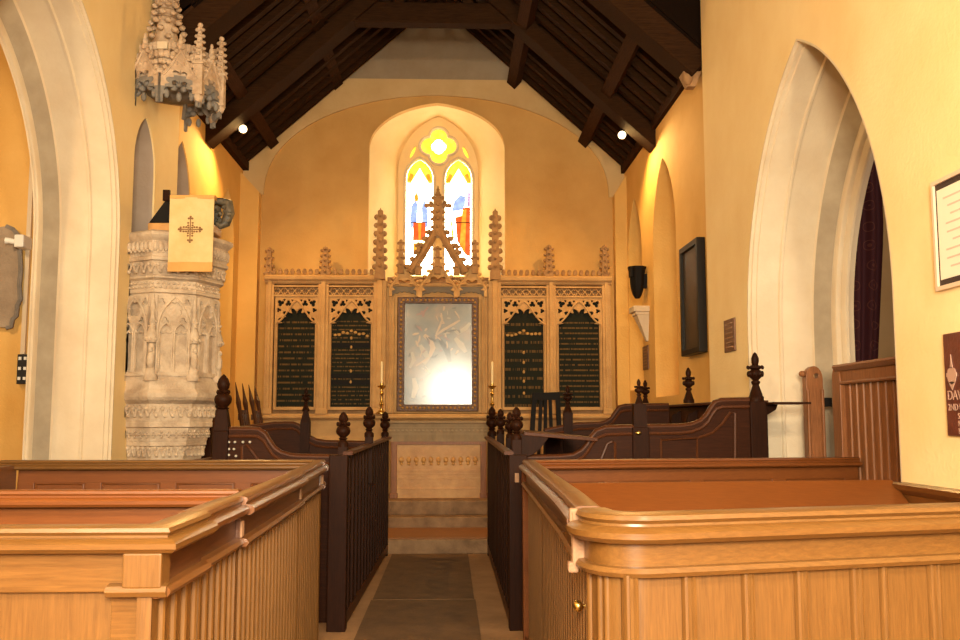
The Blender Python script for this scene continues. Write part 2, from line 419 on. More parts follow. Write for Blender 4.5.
# ---- roof of the chancel
def roof_z(x): return RIDGE - .9*abs(x - (-.22))
mb = MB()
for sg in (-1, 1):
    xe = -.22 + sg*3.1
    a, b = (-.22, RIDGE+.10), (xe, roof_z(xe)+.10)
    mb.add([(a[0],8.9,a[1]),(b[0],8.9,b[1]),(b[0],13.3,b[1]),(a[0],13.3,a[1]),(a[0],8.9,a[1]+.06),(b[0],8.9,b[1]+.06),(b[0],13.3,b[1]+.06),(a[0],13.3,a[1]+.06)],
           [(0,1,2,3),(4,7,6,5),(0,4,5,1),(1,5,6,2),(2,6,7,3),(3,7,4,0)])
roof = struct('ceiling', mb, M_roofb)
for sg in (-1, 1):
    y = 9.25
    while y < 13.25:
        p = Vector((-.22, y, RIDGE+.04)); q = Vector((-.22+sg*3.0, y, RIDGE+.04-.9*3.0))
        build('rafter', MB().beam(p, q, .075, .10, (0,1,0)), M_roofx, roof)
        y += .29
    # purlins run the length of the roof into the east wall
    for px, py in (((336,84),(272,143)) if sg < 0 else ((514,83),(585,141))):
        e = at(px, py, EY)
        build('purlin', MB().beam((e.x, 8.9, e.z), (e.x, 13.22, e.z), .15, .15, (sg*.67, 0, .74)), M_roof, roof)
    build('wall_plate', MB().box(*( (-3.0,-2.84) if sg < 0 else (2.42,2.60)), 8.9, 13.2, EV-.02, EV+.10), M_roof, roof)
TY = 11.25
t = thing('roof_truss', 'dark timber truss with a straight collar, further one towards the altar', 'roof truss', (-.2, TY, EV), kind='structure')
cz = 6.27
for sg in (-1, 1):
    xe = -.22 + sg*2.74
    p = Vector((-.22+sg*.0, TY, 7.22)); q = Vector((xe, TY, 7.22-.9*2.74))
    build('principal_rafter', MB().beam(p + Vector((0,0,.04)), q + Vector((0,0,.04)), .18, .30, (0,1,0)), M_roofx, t, bevel=.01)
build('collar', MB().box(-1.62, 1.18, TY-.09, TY+.09, cz, cz+.26), M_roofx, t, bevel=.01)
for s in (-1, 1): build('strut', MB().beam((-.22+s*.45, TY, cz+.2), (-.22+s*.32, TY, 6.9), .12, .12, (0,1,0)), M_roofx, t)
TY = 9.05
t = thing('roof_truss', 'dark timber truss with curved braces on stone corbels, nearer one by nave wall', 'roof truss', (-.2, TY, 4.7), kind='structure')
for sg in (-1, 1):
    xe = -.22 + sg*2.66
    p = Vector((-.22, TY, 7.28)); q = Vector((xe, TY, 7.28-.9*2.66))
    build('principal_rafter', MB().beam(p, q, .24, .34, (0,1,0)), M_roofx, t, bevel=.012)
    pts = []
    xw = -2.75 if sg < 0 else 2.33
    for i in range(13):
        a = i/12; ang = a*PI/2
        pts.append((xw - sg*1.35*(1-math.cos(ang)), 4.86 + 1.25*math.sin(ang)))
    br = MB()
    inner = [(u, v) for u, v in pts]; outer = [(min(max(u + sg*.20*math.cos(i/12*PI/2), -2.88), 2.46), v + .24*math.sin(i/12*PI/2)+.02) for i, (u, v) in enumerate(pts)]
    br.plate([inner + outer[::-1]], .2, XZ(TY-.1)); build('curved_brace', br, M_roofx, t)
    cb = MB(); cb.tbox((xw+sg*.04, TY), 4.72, 4.86, .04, .09, .05, .09); cb.blob((xw, TY-.05, 4.80), (.055,.06,.07), 8, 6); build('stone_corbel', cb, M_rere2, t, smooth=40)
build('collar', MB().box(-1.3, .9, TY-.11, TY+.11, 6.35, 6.65), M_roofx, t)
# boarded infill above the chancel roof and the nave ceiling, aisles, west end
gx = 3.2
struct('wall_gable_boards', MB().plate([[(-gx-.2,4.95),(-2.92,4.97),(-.22,RIDGE+.02),(2.48,4.97),(gx,4.95),(gx,7.6),(-gx-.2,7.6)]], .05, XZ(8.92)), M_roofb)
struct('ceiling_nave', MB().box(-3.6, 3.2, -5, 8.97, 7.5, 7.6), M_roofb)
struct('wall_west', MB().plate([[(-7,0),(6.5,0),(6.5,7.6),(-7,7.6)], arch_loop(.1, 1.35, 1.0, 2.0, 1.1)], .2, XZ(-5.2)), M_nave)
M_west = plain('west_daylight', (.5,.5,.5), .3, 0, (.90,.95,1.0), 9)  # glowing west window, unseen, added for the glare on the painting
ww = struct('window_6', MB().plate([arch_loop(.1, 1.30, 1.04, 2.0, 1.13)], .02, XZ(-5.17)), M_west)
mw = MB()
for x in (.1,): mw.box(x-.02, x+.02, -5.15, -5.1, 1.35, 3.1)
mw.box(-.90, 1.10, -5.15, -5.1, 2.2, 2.23); build('window_bars', mw, M_dress, ww)
struct('wall_aisle_north', MB().box(-7.1, -7.0, -5, 9.2, 0, 5.4), M_nave)
struct('wall_aisle_north_end', MB().box(-7.0, -3.58, 9.0, 9.1, 0, 5.4), M_chan)
struct('ceiling_aisle_north', MB().box(-7.0, -3.58, -5, 9.1, 5.3, 5.4), M_grey)
struct('wall_aisle_south', MB().box(6.5, 6.6, -5, 9.2, 0, 5.4), M_nave)
struct('wall_aisle_south_end', MB().box(3.18, 6.5, 9.0, 9.1, 0, 5.4), M_pale)
struct('ceiling_aisle_south', MB().box(3.18, 6.5, -5, 9.1, 5.3, 5.4), M_grey)

# ================================================================ CHANCEL FLOOR AND STEPS
struct('trim_3', MB().box(-2.92, 2.47, 10.55, 13.2, 0, .155).box(-2.92, 2.47, 11.60, 13.2, .155, .29).box(-2.92, 2.47, 11.86, 13.2, .29, .465), M_step, 'stone steps up to the altar', bevel=.012)
tb = tag(build('step_board', MB().box(-.95, .62, 10.60, 11.59, .155, .170), M_tread, bevel=.004), 'reddish brown boarding laid on the lowest altar step', 'step board')
run = MB().box(-.62, .20, 7.9, 10.52, 0, .008)
tag(build('ledger_slab', run, M_slab), 'dark brown slab in the aisle floor reaching the first altar step', 'floor slab', 'dark slabs down the aisle')
tag(build('ledger_slab', MB().box(-.63, .21, 4.6, 7.87, 0, .008), M_slab), 'dark brown slab in the aisle floor nearest the camera', 'floor slab', 'dark slabs down the aisle')

# ================================================================ REREDOS
QY = 12.98
rx = lambda px: at(px, 350, QY).x
rz = lambda py: at(438, py, QY).z
U = lambda px, py: (rx(px), rz(py))
T = XZ(QY)
rd = thing('reredos', 'carved stone reredos with crocketed pinnacles across the east wall', 'reredos', (AX, QY+.1, .465))
build('plinth', MB().box(rx(266), rx(609), QY+.02, EY, .465, rz(420)), M_rere, rd)
sl = MB().sweep([(rx(265), QY+.05, rz(420)), (rx(610), QY+.05, rz(420))], [(0.06,0),(-.08,0),(-.13,.03),(-.13,.055),(-.10,.07),(-.10,.085),(0.06,.085)])
build('sill', sl, M_rere, rd, bevel=.004)
fr = MB()
for a, b in ((275,374),(502,602)):
    x = rx(a)
    while x < rx(b):
        fr.blob((x, QY-.01, rz(416.5)), (.028,.02,.022)); fr.tube([(x+.02, QY-.01, rz(418)), (x+.04, QY-.015, rz(415)), (x+.06, QY-.01, rz(418))], .008, 5); x += .075
build('foliage_frieze', fr, M_rere2, rd, smooth=60)
# uprights
def shaft(a, b, dep, top=281):
    mb = MB(); x0, x1 = rx(a), rx(b)
    mb.box(x0, x1, QY-dep*.5, EY, rz(414), rz(top)); w = x1-x0
    mb.box(x0+w*.3, x1-w*.3, QY-dep, QY, rz(411), rz(top))
    mb.tbox(((x0+x1)/2, QY-dep*.4), rz(414), rz(408), w*.6, w*.5, dep*.8, dep*.6)
    return build('pilaster', mb, M_rere, rd, bevel=.006)
for a, b, d in ((265,273,.06),(317.5,328,.06),(373,386,.10),(488.5,501,.10),(546.5,556,.06),(602.5,611,.06)): shaft(a, b, d)
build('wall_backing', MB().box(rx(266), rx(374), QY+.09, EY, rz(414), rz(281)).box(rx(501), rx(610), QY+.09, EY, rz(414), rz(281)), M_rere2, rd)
# cornice with band of lozenges and cresting
for a, b in ((264,381),(494,612)):
    mb = MB().sweep([(rx(a), QY, rz(285)), (rx(b), QY, rz(285))], [(-.2,0),(.02,0),(.02,.0),(-.2,0)][:0] or [(-.02,0),(-.05,.02),(-.05,.035),(-.09,.06),(-.10,.10),(-.07,.125),(.2,.125),(.2,0)])
    build('cornice', mb, M_rere, rd, bevel=.003)
    cr = MB(); x = rx(a+3)
    while x < rx(b-3):
        cr.tbox((x, QY-.06), rz(275.6), rz(272.5), .018, .03, .015, .02); cr.blob((x, QY-.06, rz(271.5)), (.026,.02,.024)); x += .083
    build('cresting', cr, M_rere2, rd)
    ba = MB()
    x = rx(a+8); z = rz(291.5)
    ba.box(rx(a+6), rx(b-4), QY-.02, QY+.02, rz(287.6), rz(286)); ba.box(rx(a+6), rx(b-4), QY-.02, QY+.02, rz(297), rz(295.4))
    while x < rx(b-8):
        w, h = .048, .048
        for s in (-1, 1): ba.beam((x-w*.8, QY+.03, z-s*h), (x+w*.8, QY+.03, z+s*h), .012, .03, (0,1,0))
        ba.blob((x, QY+.02, z), (.017,.02,.017)); ba.blob((x+w, QY+.03, z+.028), (.012,.012,.012)); ba.blob((x+w, QY+.03, z-.028), (.012,.012,.012)); x += 2*w
    build('lozenge_band', ba, M_rere, rd)
# traceried heads over the boards
def text_board(name, seed, lines, dense):
    m, nt, b = newmat(name)
    tc = N(nt, 'ShaderNodeTexCoord'); sp = N(nt, 'ShaderNodeSeparateXYZ'); nt.links.new(tc.outputs['Generated'], sp.inputs[0])
    mul = N(nt, 'ShaderNodeMath', operation='MULTIPLY'); mul.inputs[1].default_value = lines; nt.links.new(sp.outputs['Z'], mul.inputs[0])
    fr_ = N(nt, 'ShaderNodeMath', operation='FRACT'); nt.links.new(mul.outputs[0], fr_.inputs[0])
    c1 = N(nt, 'ShaderNodeMath', operation='COMPARE'); c1.inputs[1].default_value = .5; c1.inputs[2].default_value = .15; nt.links.new(fr_.outputs[0], c1.inputs[0])
    fl_ = N(nt, 'ShaderNodeMath', operation='FLOOR'); nt.links.new(mul.outputs[0], fl_.inputs[0])
    cb = N(nt, 'ShaderNodeCombineXYZ'); mx_ = N(nt, 'ShaderNodeMath', operation='MULTIPLY'); mx_.inputs[1].default_value = 26; nt.links.new(sp.outputs['X'], mx_.inputs[0])
    my_ = N(nt, 'ShaderNodeMath', operation='MULTIPLY'); my_.inputs[1].default_value = 3.7; nt.links.new(fl_.outputs[0], my_.inputs[0])
    nt.links.new(mx_.outputs[0], cb.inputs[0]); nt.links.new(my_.outputs[0], cb.inputs[1]); cb.inputs[2].default_value = seed
    nz = N(nt, 'ShaderNodeTexNoise', Scale=1.3, Detail=2); nt.links.new(cb.outputs[0], nz.inputs['Vector'])
    gt = N(nt, 'ShaderNodeMath', operation='GREATER_THAN'); gt.inputs[1].default_value = dense; nt.links.new(nz.outputs['Fac'], gt.inputs[0])
    rowm = N(nt, 'ShaderNodeMath', operation='MULTIPLY'); nt.links.new(gt.outputs[0], rowm.inputs[0]); nt.links.new(c1.outputs[0], rowm.inputs[1])
    # keep a margin at both sides and leave the arched head plain
    mg = N(nt, 'ShaderNodeMath', operation='COMPARE'); mg.inputs[1].default_value = .5; mg.inputs[2].default_value = .44; nt.links.new(sp.outputs['X'], mg.inputs[0])
    hd = N(nt, 'ShaderNodeMath', operation='LESS_THAN'); hd.inputs[1].default_value = .80; nt.links.new(sp.outputs['Z'], hd.inputs[0])
    m2 = N(nt, 'ShaderNodeMath', operation='MULTIPLY'); nt.links.new(mg.outputs[0], m2.inputs[0]); nt.links.new(hd.outputs[0], m2.inputs[1])
    m3 = N(nt, 'ShaderNodeMath', operation='MULTIPLY'); nt.links.new(m2.outputs[0], m3.inputs[0]); nt.links.new(rowm.outputs[0], m3.inputs[1])
    mix = N(nt, 'ShaderNodeMixRGB'); mix.inputs['Color1'].default_value = (.011,.012,.006,1); mix.inputs['Color2'].default_value = (.11,.062,.02,1)
    nt.links.new(m3.outputs[0], mix.inputs['Fac']); nt.links.new(mix.outputs['Color'], b.inputs['Base Color']); b.inputs['Roughness'].default_value = .7; b.inputs['Specular IOR Level'].default_value = .15
    return m
boards = [(275,316.5,15,.46),(329,372.5,22,.46),(502.5,545.5,10,.50),(557,601.5,17,.43)]
for i, (a, b, ln, dn) in enumerate(boards):
    x0, x1 = rx(a), rx(b); cx = (x0+x1)/2; hw = (x1-x0)/2; e = .012
    zt, zsp, zap = rz(297), rz(324), rz(309)
    out = [(x0-e, rz(410)), (x1+e, rz(410)), (x1+e, zt), (x0-e, zt)]
    op = cusped_loop(cx, rz(407), hw-.025, zsp, zap-zsp, 3, .075)
    hs = [op]
    for s in (-1, 1):
        for du, py, r_, k, rot in ((.40,304,.046,3,PI/2),(.78,303.5,.050,3,PI/4 if s > 0 else 3*PI/4),(.86,310.5,.034,3,0),(.60,300.5,.020,3,-PI/2),(.22,300.8,.018,3,-PI/2)):
            hs.append(lobes(cx + s*du*hw, rz(py), r_, k, rot, 6))
    build('tracery_head', MB().plate([out] + hs, .06, XZ(QY+.0)), M_rere, rd)
    og = MB(); left = []
    for k in range(15):
        q = k/14; left.append((hw*(1-q)**.75*(1 - .12*math.sin(PI*q)), zsp + (rz(301)-zsp)*(q**1.3)))
    for s in (-1, 1): og.tube([(cx + s*u, QY-.008, v) for u, v in [(hw-.012, rz(409))] + left], .013, 6)
    build('ogee_moulding', og, M_rere, rd, smooth=50)
    bd = MB().box(x0, x1, QY+.05, QY+.09, rz(410), rz(297)); bo = build('text_board', bd, text_board('gilt_text_%d' % i, 3.3*i+1, ln*1.25, dn), rd)
    bo['label'] = ['dark board with close lines of gilt text', 'dark board with gilt text and cross bars', 'dark board with short gilt lines and ornaments', 'dark board filled with gilt text'][i]
    if i in (1, 2):
        orn = MB()
        for py in ((338,347,371,382) if i == 1 else (352,362,371.5,381,393)):
            orn.blob((cx, QY+.047, rz(py)), (.018,.006,.024))
        for k in range(9): orn.blob((cx + (k-4)*.055, QY+.046, rz(331) - .012*abs(k-4) + random.uniform(-.02,.02)), (.026,.006,.02))
        if i == 1:
            for py in (345.5, 376, 382.5): build('plain_bar', MB().box(x0+.02, x1-.02, QY+.046, QY+.051, rz(py)-.03, rz(py)+.03), M_black, bo)
        build('gilt_ornament', orn, M_gold, bo)
# centre: frame mouldings, canopies and spire
fo = [(rx(386), rz(413)), (rx(489.5), rz(413)), (rx(489.5), rz(283)), (rx(386), rz(283))]
fi = [(rx(397), rz(411.5)), (rx(478.5), rz(411.5)), (rx(478.5), rz(297)), (rx(397), rz(297))]
build('centre_surround', MB().plate([fo, fi], .12, XZ(QY+.02)), M_rere, rd, bevel=.006)
mo = MB()
for off, r_ in ((389,.018),(393.5,.014)):
    d = off-386
    mo.tube([(rx(386+d), QY+.015, rz(413)), (rx(386+d), QY+.015, rz(283+d)), (rx(489.5-d), QY+.015, rz(283+d)), (rx(489.5-d), QY+.015, rz(413))], r_, 6)
build('surround_moulding', mo, M_rere, rd)
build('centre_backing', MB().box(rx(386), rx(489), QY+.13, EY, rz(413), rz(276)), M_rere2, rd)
def crock(mb, x, y, z, s, sg): mb.blob((x + sg*s*.6, y, z), (s*.8, s*.6, s*.55), 6, 4)
def pinnacle(px, top, base, w, name='pinnacle', n=6, y=QY-.02, mat=None):
    mb = MB(); x = rx(px); z0, z1 = rz(base), rz(top); h = z1-z0
    mb.tbox((x, y), z0-.06, z0+h*.06, w*.62, w*.62); mb.tbox((x, y), z0+h*.06, z1-h*.05, w*.52, w*.30)
    for i in range(n):
        q = .12 + .74*i/max(n-1, 1); z = z0 + h*q; hw_ = w*(.50-.24*q)
        for sx in (-1, 1):
            mb.blob((x+sx*(hw_+w*.14), y, z), (w*.34, w*.3, h*.034+.010)); mb.blob((x, y-(hw_+w*.18), z+.01), (w*.22, w*.24, h*.024+.006))
    mb.blob((x, y, z1-h*.06), (w*.34, w*.34, h*.03+.006)); mb.tbox((x, y), z1-h*.05, z1, w*.14, w*.03)
    return build(name, mb, mat or M_rere2, rd, smooth=50)
pinnacle(267.5, 248, 278, .085, n=4); pinnacle(324, 247, 277, .095, n=5); pinnacle(379.3, 209, 276, .115, n=7, y=QY-.05)
pinnacle(495.2, 209, 276, .115, n=7, y=QY-.05); pinnacle(549.5, 244, 276, .095, n=5); pinnacle(605.5, 244, 277, .085, n=5)
pinnacle(400.3, 240, 270, .07, n=4, y=QY-.06); pinnacle(418, 243, 272, .07, n=4, y=QY-.09); pinnacle(456.5, 244, 272, .07, n=4, y=QY-.09); pinnacle(474.7, 240, 270, .07, n=4, y=QY-.06)
def gablet(a, b, spring, apex, topz, y, nm='canopy_arch'):
    x0, x1 = rx(a), rx(b); cx = (x0+x1)/2; hw = (x1-x0)/2
    og = []
    for k in range(17):
        q = k/16; og.append((hw*(1-q)**.72*(1 + .06*math.sin(2*PI*q)), rz(spring-2) + (rz(topz)-rz(spring-2))*(.72*q + .28*q**3)))
    outer = [(cx+hw, rz(spring+6))] + [(cx+u, v) for u, v in og] + [(cx-u, v) for u, v in reversed(og[:-1])] + [(cx-hw, rz(spring+6))]
    op = cusped_loop(cx, rz(spring+5.6), hw*.80, rz(spring), rz(apex)-rz(spring), 2, .05, 24)
    # open the bottom edge of the arch
    outer2 = [(cx-hw, rz(spring+6)), (cx-hw*.80, rz(spring+6))] + op[::-1][1:-1] + [(cx+hw*.80, rz(spring+6)), (cx+hw, rz(spring+6))] + outer[1:-1]
    mb = MB().plate([outer2], .05, XZ(y))
    for k in range(2, 15, 3):
        for s in (-1, 1): mb.blob((cx+s*(og[k][0]+.016), y+.02, og[k][1]+.016), (.034,.03,.026))
    build(nm, mb, M_rere, rd)
    mb = MB()
    for s in (-1, 1): mb.tube([(cx+s*u*.93, y-.008, v-.012) for u, v in og], .012, 5)
    build('canopy_moulding', mb, M_rere, rd, smooth=50)
gablet(388.5, 419, 291, 280, 266, QY-.05); gablet(418, 457.5, 292, 277, 261, QY-.09, 'canopy_arch'); gablet(456.5, 487, 291, 280, 266, QY-.05)
vault = MB()
for a, b in ((390,418),(419,456.5),(457.5,485)):
    lo = [(rx(a + (b-a)*k/12), rz(297 - 5.5*abs(math.sin(PI*k/12))**.6 + (1.2 if k % 2 else 0))) for k in range(13)]
    vault.plate([lo + [(rx(b), rz(287)), (rx(a), rz(287))]], .06, XZ(QY-.02))
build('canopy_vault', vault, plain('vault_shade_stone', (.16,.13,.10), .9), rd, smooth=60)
sp = MB(); cx = rx(437.3); y = QY-.06
for s in (-1, 1):
    pts = []
    for k in range(13):
        q = k/12; pts.append((cx + s*((rx(462)-cx)*(1-q)**1.15 + .035), y, rz(274) + (rz(232)-rz(274))*q**.92))
    for yo in (-.05, .04): sp.tube([(p[0], p[1]+yo, p[2]) for p in pts], .034, 6)
    sp.tube(pts, [.068 - .014*k/12 for k in range(13)], 6)
    for k in range(1, 12, 2): sp.blob((pts[k][0]+s*.07, y, pts[k][2]+.03), (.05,.04,.04))
    for k in range(2, 12, 3): sp.blob((pts[k][0]-s*.045, y, pts[k][2]-.02), (.022,.02,.02))
sp.tbox((cx, y), rz(238), rz(200), .070, .055); 
for py in (236, 228, 220, 213, 206): 
    for s in (-1, 1): sp.blob((cx+s*.072, y, rz(py)), (.036,.03,.028))
    sp.blob((cx, y-.06, rz(py)), (.03,.03,.026))
for s in (-1, 1):
    sp.beam((cx, y, rz(206.5)), (cx+s*.15, y, rz(206.5)), .05, .045); sp.blob((cx+s*.155, y, rz(206.5)), (.038,.035,.034)); sp.blob((cx+s*.10, y, rz(203.5)), (.03,.03,.028))
    sp.blob((cx+s*.06, y, rz(199)), (.035,.03,.03))
sp.tbox((cx, y), rz(200), rz(193), .03, .028); sp.blob((cx, y, rz(196)), (.05,.05,.03)); sp.tbox((cx, y), rz(193), rz(187), .018, .006); sp.blob((cx, y, rz(191)), (.024,.024,.024))
build('spire', sp, M_rere2, rd, smooth=45)
pinnacle(437.3, 247, 271, .075, 'spire_pinnacle', 3, QY-.10)

# ---- altar painting
pt = thing('altar_painting', 'large framed oil painting above the altar, pale reflection over its lower half', 'painting', (rx(438), QY-.02, rz(411.5)))
fo = [(rx(397.5), rz(411.3)), (rx(478), rz(411.3)), (rx(478), rz(297.3)), (rx(397.5), rz(297.3))]
fi = [(rx(404.5), rz(404.5)), (rx(471.8), rz(404.5)), (rx(471.8), rz(303.7)), (rx(404.5), rz(303.7))]
M_frame = mottled('gilt_frame', (.060,.019,.004), (.13,.048,.011), 30, rough=.4, bump=.4, bscale=60)
frm = build('picture_frame', MB().plate([fo, fi], .05, XZ(QY-.03)), M_frame, pt, bevel=.008)
orn = MB()
def run_beads(p, q, n, s):
    for k in range(n):
        t_ = (k+.5)/n; orn.blob((p[0]+(q[0]-p[0])*t_, QY-.032, p[1]+(q[1]-p[1])*t_), s)
i2 = lambda k: [(fo[k][0]*.5+fi[k][0]*.5), (fo[k][1]*.5+fi[k][1]*.5)]
for k in range(4): run_beads(i2(k), i2((k+1) % 4), 17 if k % 2 == 0 else 24, (.020,.012,.020))
build('frame_trim', orn, M_gold, frm, smooth=60)
def painting_mat():
    m, nt, b = newmat('old_oil_paint')
    tc = N(nt, 'ShaderNodeTexCoord'); n = N(nt, 'ShaderNodeTexNoise', Scale=2.6, Detail=6, Roughness=.55, Distortion=.8); nt.links.new(tc.outputs['Object'], n.inputs['Vector'])
    r = ramp(nt, [(.30,(.045,.038,.02)),(.47,(.085,.075,.045)),(.56,(.12,.10,.06)),(.64,(.19,.12,.06)),(.74,(.24,.18,.11))]); nt.links.new(n.outputs['Fac'], r.inputs['Fac'])
    nt.links.new(r.outputs['Color'], b.inputs['Base Color']); b.inputs['Roughness'].default_value = .45
    b.inputs['Coat Weight'].default_value = 1; b.inputs['Coat Roughness'].default_value = .17; b.inputs['Coat IOR'].default_value = 1.45
    return m
M_paint = painting_mat()
cv = build('canvas', MB().box(rx(404), rx(472), QY+.0, QY+.02, rz(405), rz(303)), M_paint, pt)
def glossy(name, c):
    m = plain(name, c, .5); b = m.node_tree.nodes['Principled BSDF']; b.inputs['Coat Weight'].default_value = 1; b.inputs['Coat Roughness'].default_value = .17; b.inputs['Coat IOR'].default_value = 1.45
    return m
P_f = glossy('painted_flesh', (.36,.24,.12)); P_r = glossy('painted_red', (.18,.06,.03)); P_c = glossy('painted_cream', (.30,.245,.155)); P_d = glossy('painted_umber', (.045,.035,.02)); NST = [0]
def stroke(nm, pts, w, m):
    NST[0] += 1
    L, R = [], []
    for i, p in enumerate(pts):
        a = Vector(pts[max(i-1,0)]); b = Vector(pts[min(i+1, len(pts)-1)]); d = (b-a).normalized(); nn = Vector((-d.y, d.x))
        ww_ = .62*w*(1 - .45*abs(2*i/(len(pts)-1)-1))
        L.append((p[0]+nn.x*ww_, p[1]+nn.y*ww_)); R.append((p[0]-nn.x*ww_, p[1]-nn.y*ww_))
    build(nm, MB().plate([[U(*q) for q in L + R[::-1]]], .002, XZ(QY-.003-.0004*NST[0])), m, cv)
stroke('painted_limb', [(441,313),(442,320),(439,328),(436,334)], 2.0, P_f)
stroke('painted_limb', [(435,336),(443,330),(452,325),(460,320)], 2.4, P_f)
stroke('painted_cloth', [(452,328),(458,333),(466,328),(470,323)], 4, P_c)
stroke('painted_cloth', [(416,315),(423,313),(428,307)], 2, P_r)
stroke('painted_head', [(421,311),(423,314),(423,317)], 2.6, P_r)
stroke('painted_torso', [(424,335),(430,340),(433,348),(430,356)], 5, P_f)
stroke('painted_cloth', [(420,345),(424,352),(428,358),(424,364)], 5, P_c)
stroke('painted_limb', [(416,366),(424,361),(431,356)], 1.8, P_f)
stroke('painted_figure', [(412,352),(414,360),(410,368)], 3.4, P_c)
stroke('painted_shadow', [(440,340),(447,350),(450,362)], 5, P_d)
stroke('painted_figure', [(455,338),(461,345),(466,352)], 5, P_c)
stroke('painted_figure', [(414,378),(416,388),(413,398)], 5, P_c)

rp = random.Random(5)
for k in range(46):
    t_ = rp.random(); cx_ = 414 + 44*t_ + rp.uniform(-6, 6); cy_ = 352 - 34*t_ + rp.uniform(-22, 22) if k % 3 else rp.uniform(310, 398)
    if not (407 < cx_ < 468 and 308 < cy_ < 400): continue
    a_ = rp.uniform(0, PI); l_ = rp.uniform(1.5, 4.5)
    stroke('painted_detail', [(cx_-l_*math.cos(a_), cy_-l_*math.sin(a_)), (cx_+rp.uniform(-1,1), cy_+rp.uniform(-1,1)), (cx_+l_*math.cos(a_), cy_+l_*math.sin(a_))], rp.uniform(.8, 2.0), rp.choice([P_f, P_c, P_d, P_d, P_r, P_f]))
# ---- candlesticks on the reredos ledge
for px, which in ((381.3,'left'), (492.3,'right')):
    c = at(px, 409, 12.85); zb0 = rz(420)+.085
    x = c.x
    t = thing('candlestick', 'brass altar candlestick with a tall candle, ' + ('left' if which == 'left' else 'right') + ' of the altar painting', 'candlestick', (x, 12.87, zb0), 'altar candlesticks')
    build('stick', MB().lathe([(.075,0),(.075,.012),(.05,.03),(.02,.05),(.018,.10),(.034,.13),(.018,.16),(.016,.24),(.03,.27),(.016,.29),(.016,.33),(.05,.36),(.062,.375),(.022,.38),(.022,.41)], (x,12.87,zb0), 14), M_brass, t, smooth=40)
    build('candle', MB().lathe([(.017,.41),(.017,.69),(.012,.70),(.002,.705)], (x,12.87,zb0), 10), M_candle, t, smooth=40)

# ---- altar
al = thing('altar', 'altar table with dark legs, pale superfrontal and carved golden front panel', 'altar', (-.17, 12.4, .465))
M_cloth = mottled('altar_cloth', (.25,.17,.095), (.32,.225,.13), 9, bump=.1)
M_carve = mottled('carved_gilt_oak', (.46,.215,.055), (.58,.30,.085), 8, rough=.5, bump=.2)
aY = 12.2
ax = lambda px: at(px, 440, aY).x
az = lambda py: at(438, py, aY).z
build('table_top', MB().sweep([(ax(387), aY, az(424)), (ax(488.5), aY, az(424))], [(-.02,0),(-.035,.012),(-.035,.03),(-.02,.04),(.62,.04),(.62,0)]), M_cloth, al, bevel=.003)
sf = MB(); n = 40
for k in range(n):
    x0 = ax(387.5) + (ax(488)-ax(387.5))*k/n; x1 = ax(387.5) + (ax(488)-ax(387.5))*(k+1)/n
    y0 = aY - .01 - .006*math.sin(k*1.7); y1 = aY - .01 - .006*math.sin((k+1)*1.7)
    sf.add([(x0,y0,az(441.5)),(x1,y1,az(441.5)),(x1,y1,az(424)),(x0,y0,az(424)),(x0,y0+.02,az(441.5)),(x1,y1+.02,az(441.5)),(x1,y1+.02,az(424)),(x0,y0+.02,az(424))],
           [(0,1,2,3),(4,7,6,5),(0,4,5,1),(2,6,7,3)])
o = build('superfrontal', sf, M_cloth, al, smooth=30)
bd = MB()
for k in range(24): bd.blob((ax(390+k*4.15), aY-.022, az(430.5)), (.02,.006,.012))
bd.box(ax(388), ax(488), aY-.022, aY-.014, az(427.7)-.004, az(427.7)+.004).box(ax(388), ax(488), aY-.022, aY-.014, az(434)-.004, az(434)+.004)
build('embroidered_trim', bd, plain('faded_braid', (.34,.25,.15), .8), o)
for a, b in ((391,397),(480.5,486.5)):
    build('leg', MB().box(ax(a), ax(b), aY+.0, aY+.08, .465, az(441.5)).box(ax(a)-.012, ax(b)+.012, aY-.012, aY+.092, .465, .53), M_scr, al, bevel=.005)
    build('leg', MB().box(ax(a), ax(b), aY+.5, aY+.58, .465, az(441.5)), M_scr, al)
build('apron', MB().box(ax(391), ax(486.5), aY-.005, aY+.03, az(444.5), az(441.3)), M_scr, al)
build('front_panel', MB().box(ax(396), ax(481.5), aY+.04, aY+.07, .465, az(443)), M_carve, al)
cvp = MB()
for py, h in ((470.5,.016),(474,.012),(478.5,.02),(489,.014)): cvp.box(ax(397), ax(480.5), aY+.022, aY+.05, az(py)-h/2, az(py)+h/2)
for k in range(11):
    x = ax(401.5 + k*7.4); z = az(456)
    cvp.plate([lobes(x, z+.04, .042, 4, 0, 5)], .02, XZ(aY+.028)); cvp.blob((x, aY+.03, z-.05), (.032,.02,.04)); cvp.box(x+.043, x+.053, aY+.03, aY+.05, az(467), az(446)); cvp.blob((x, aY+.03, z-.10), (.022,.016,.02))
build('carved_panel', cvp, M_carve, al, smooth=50)

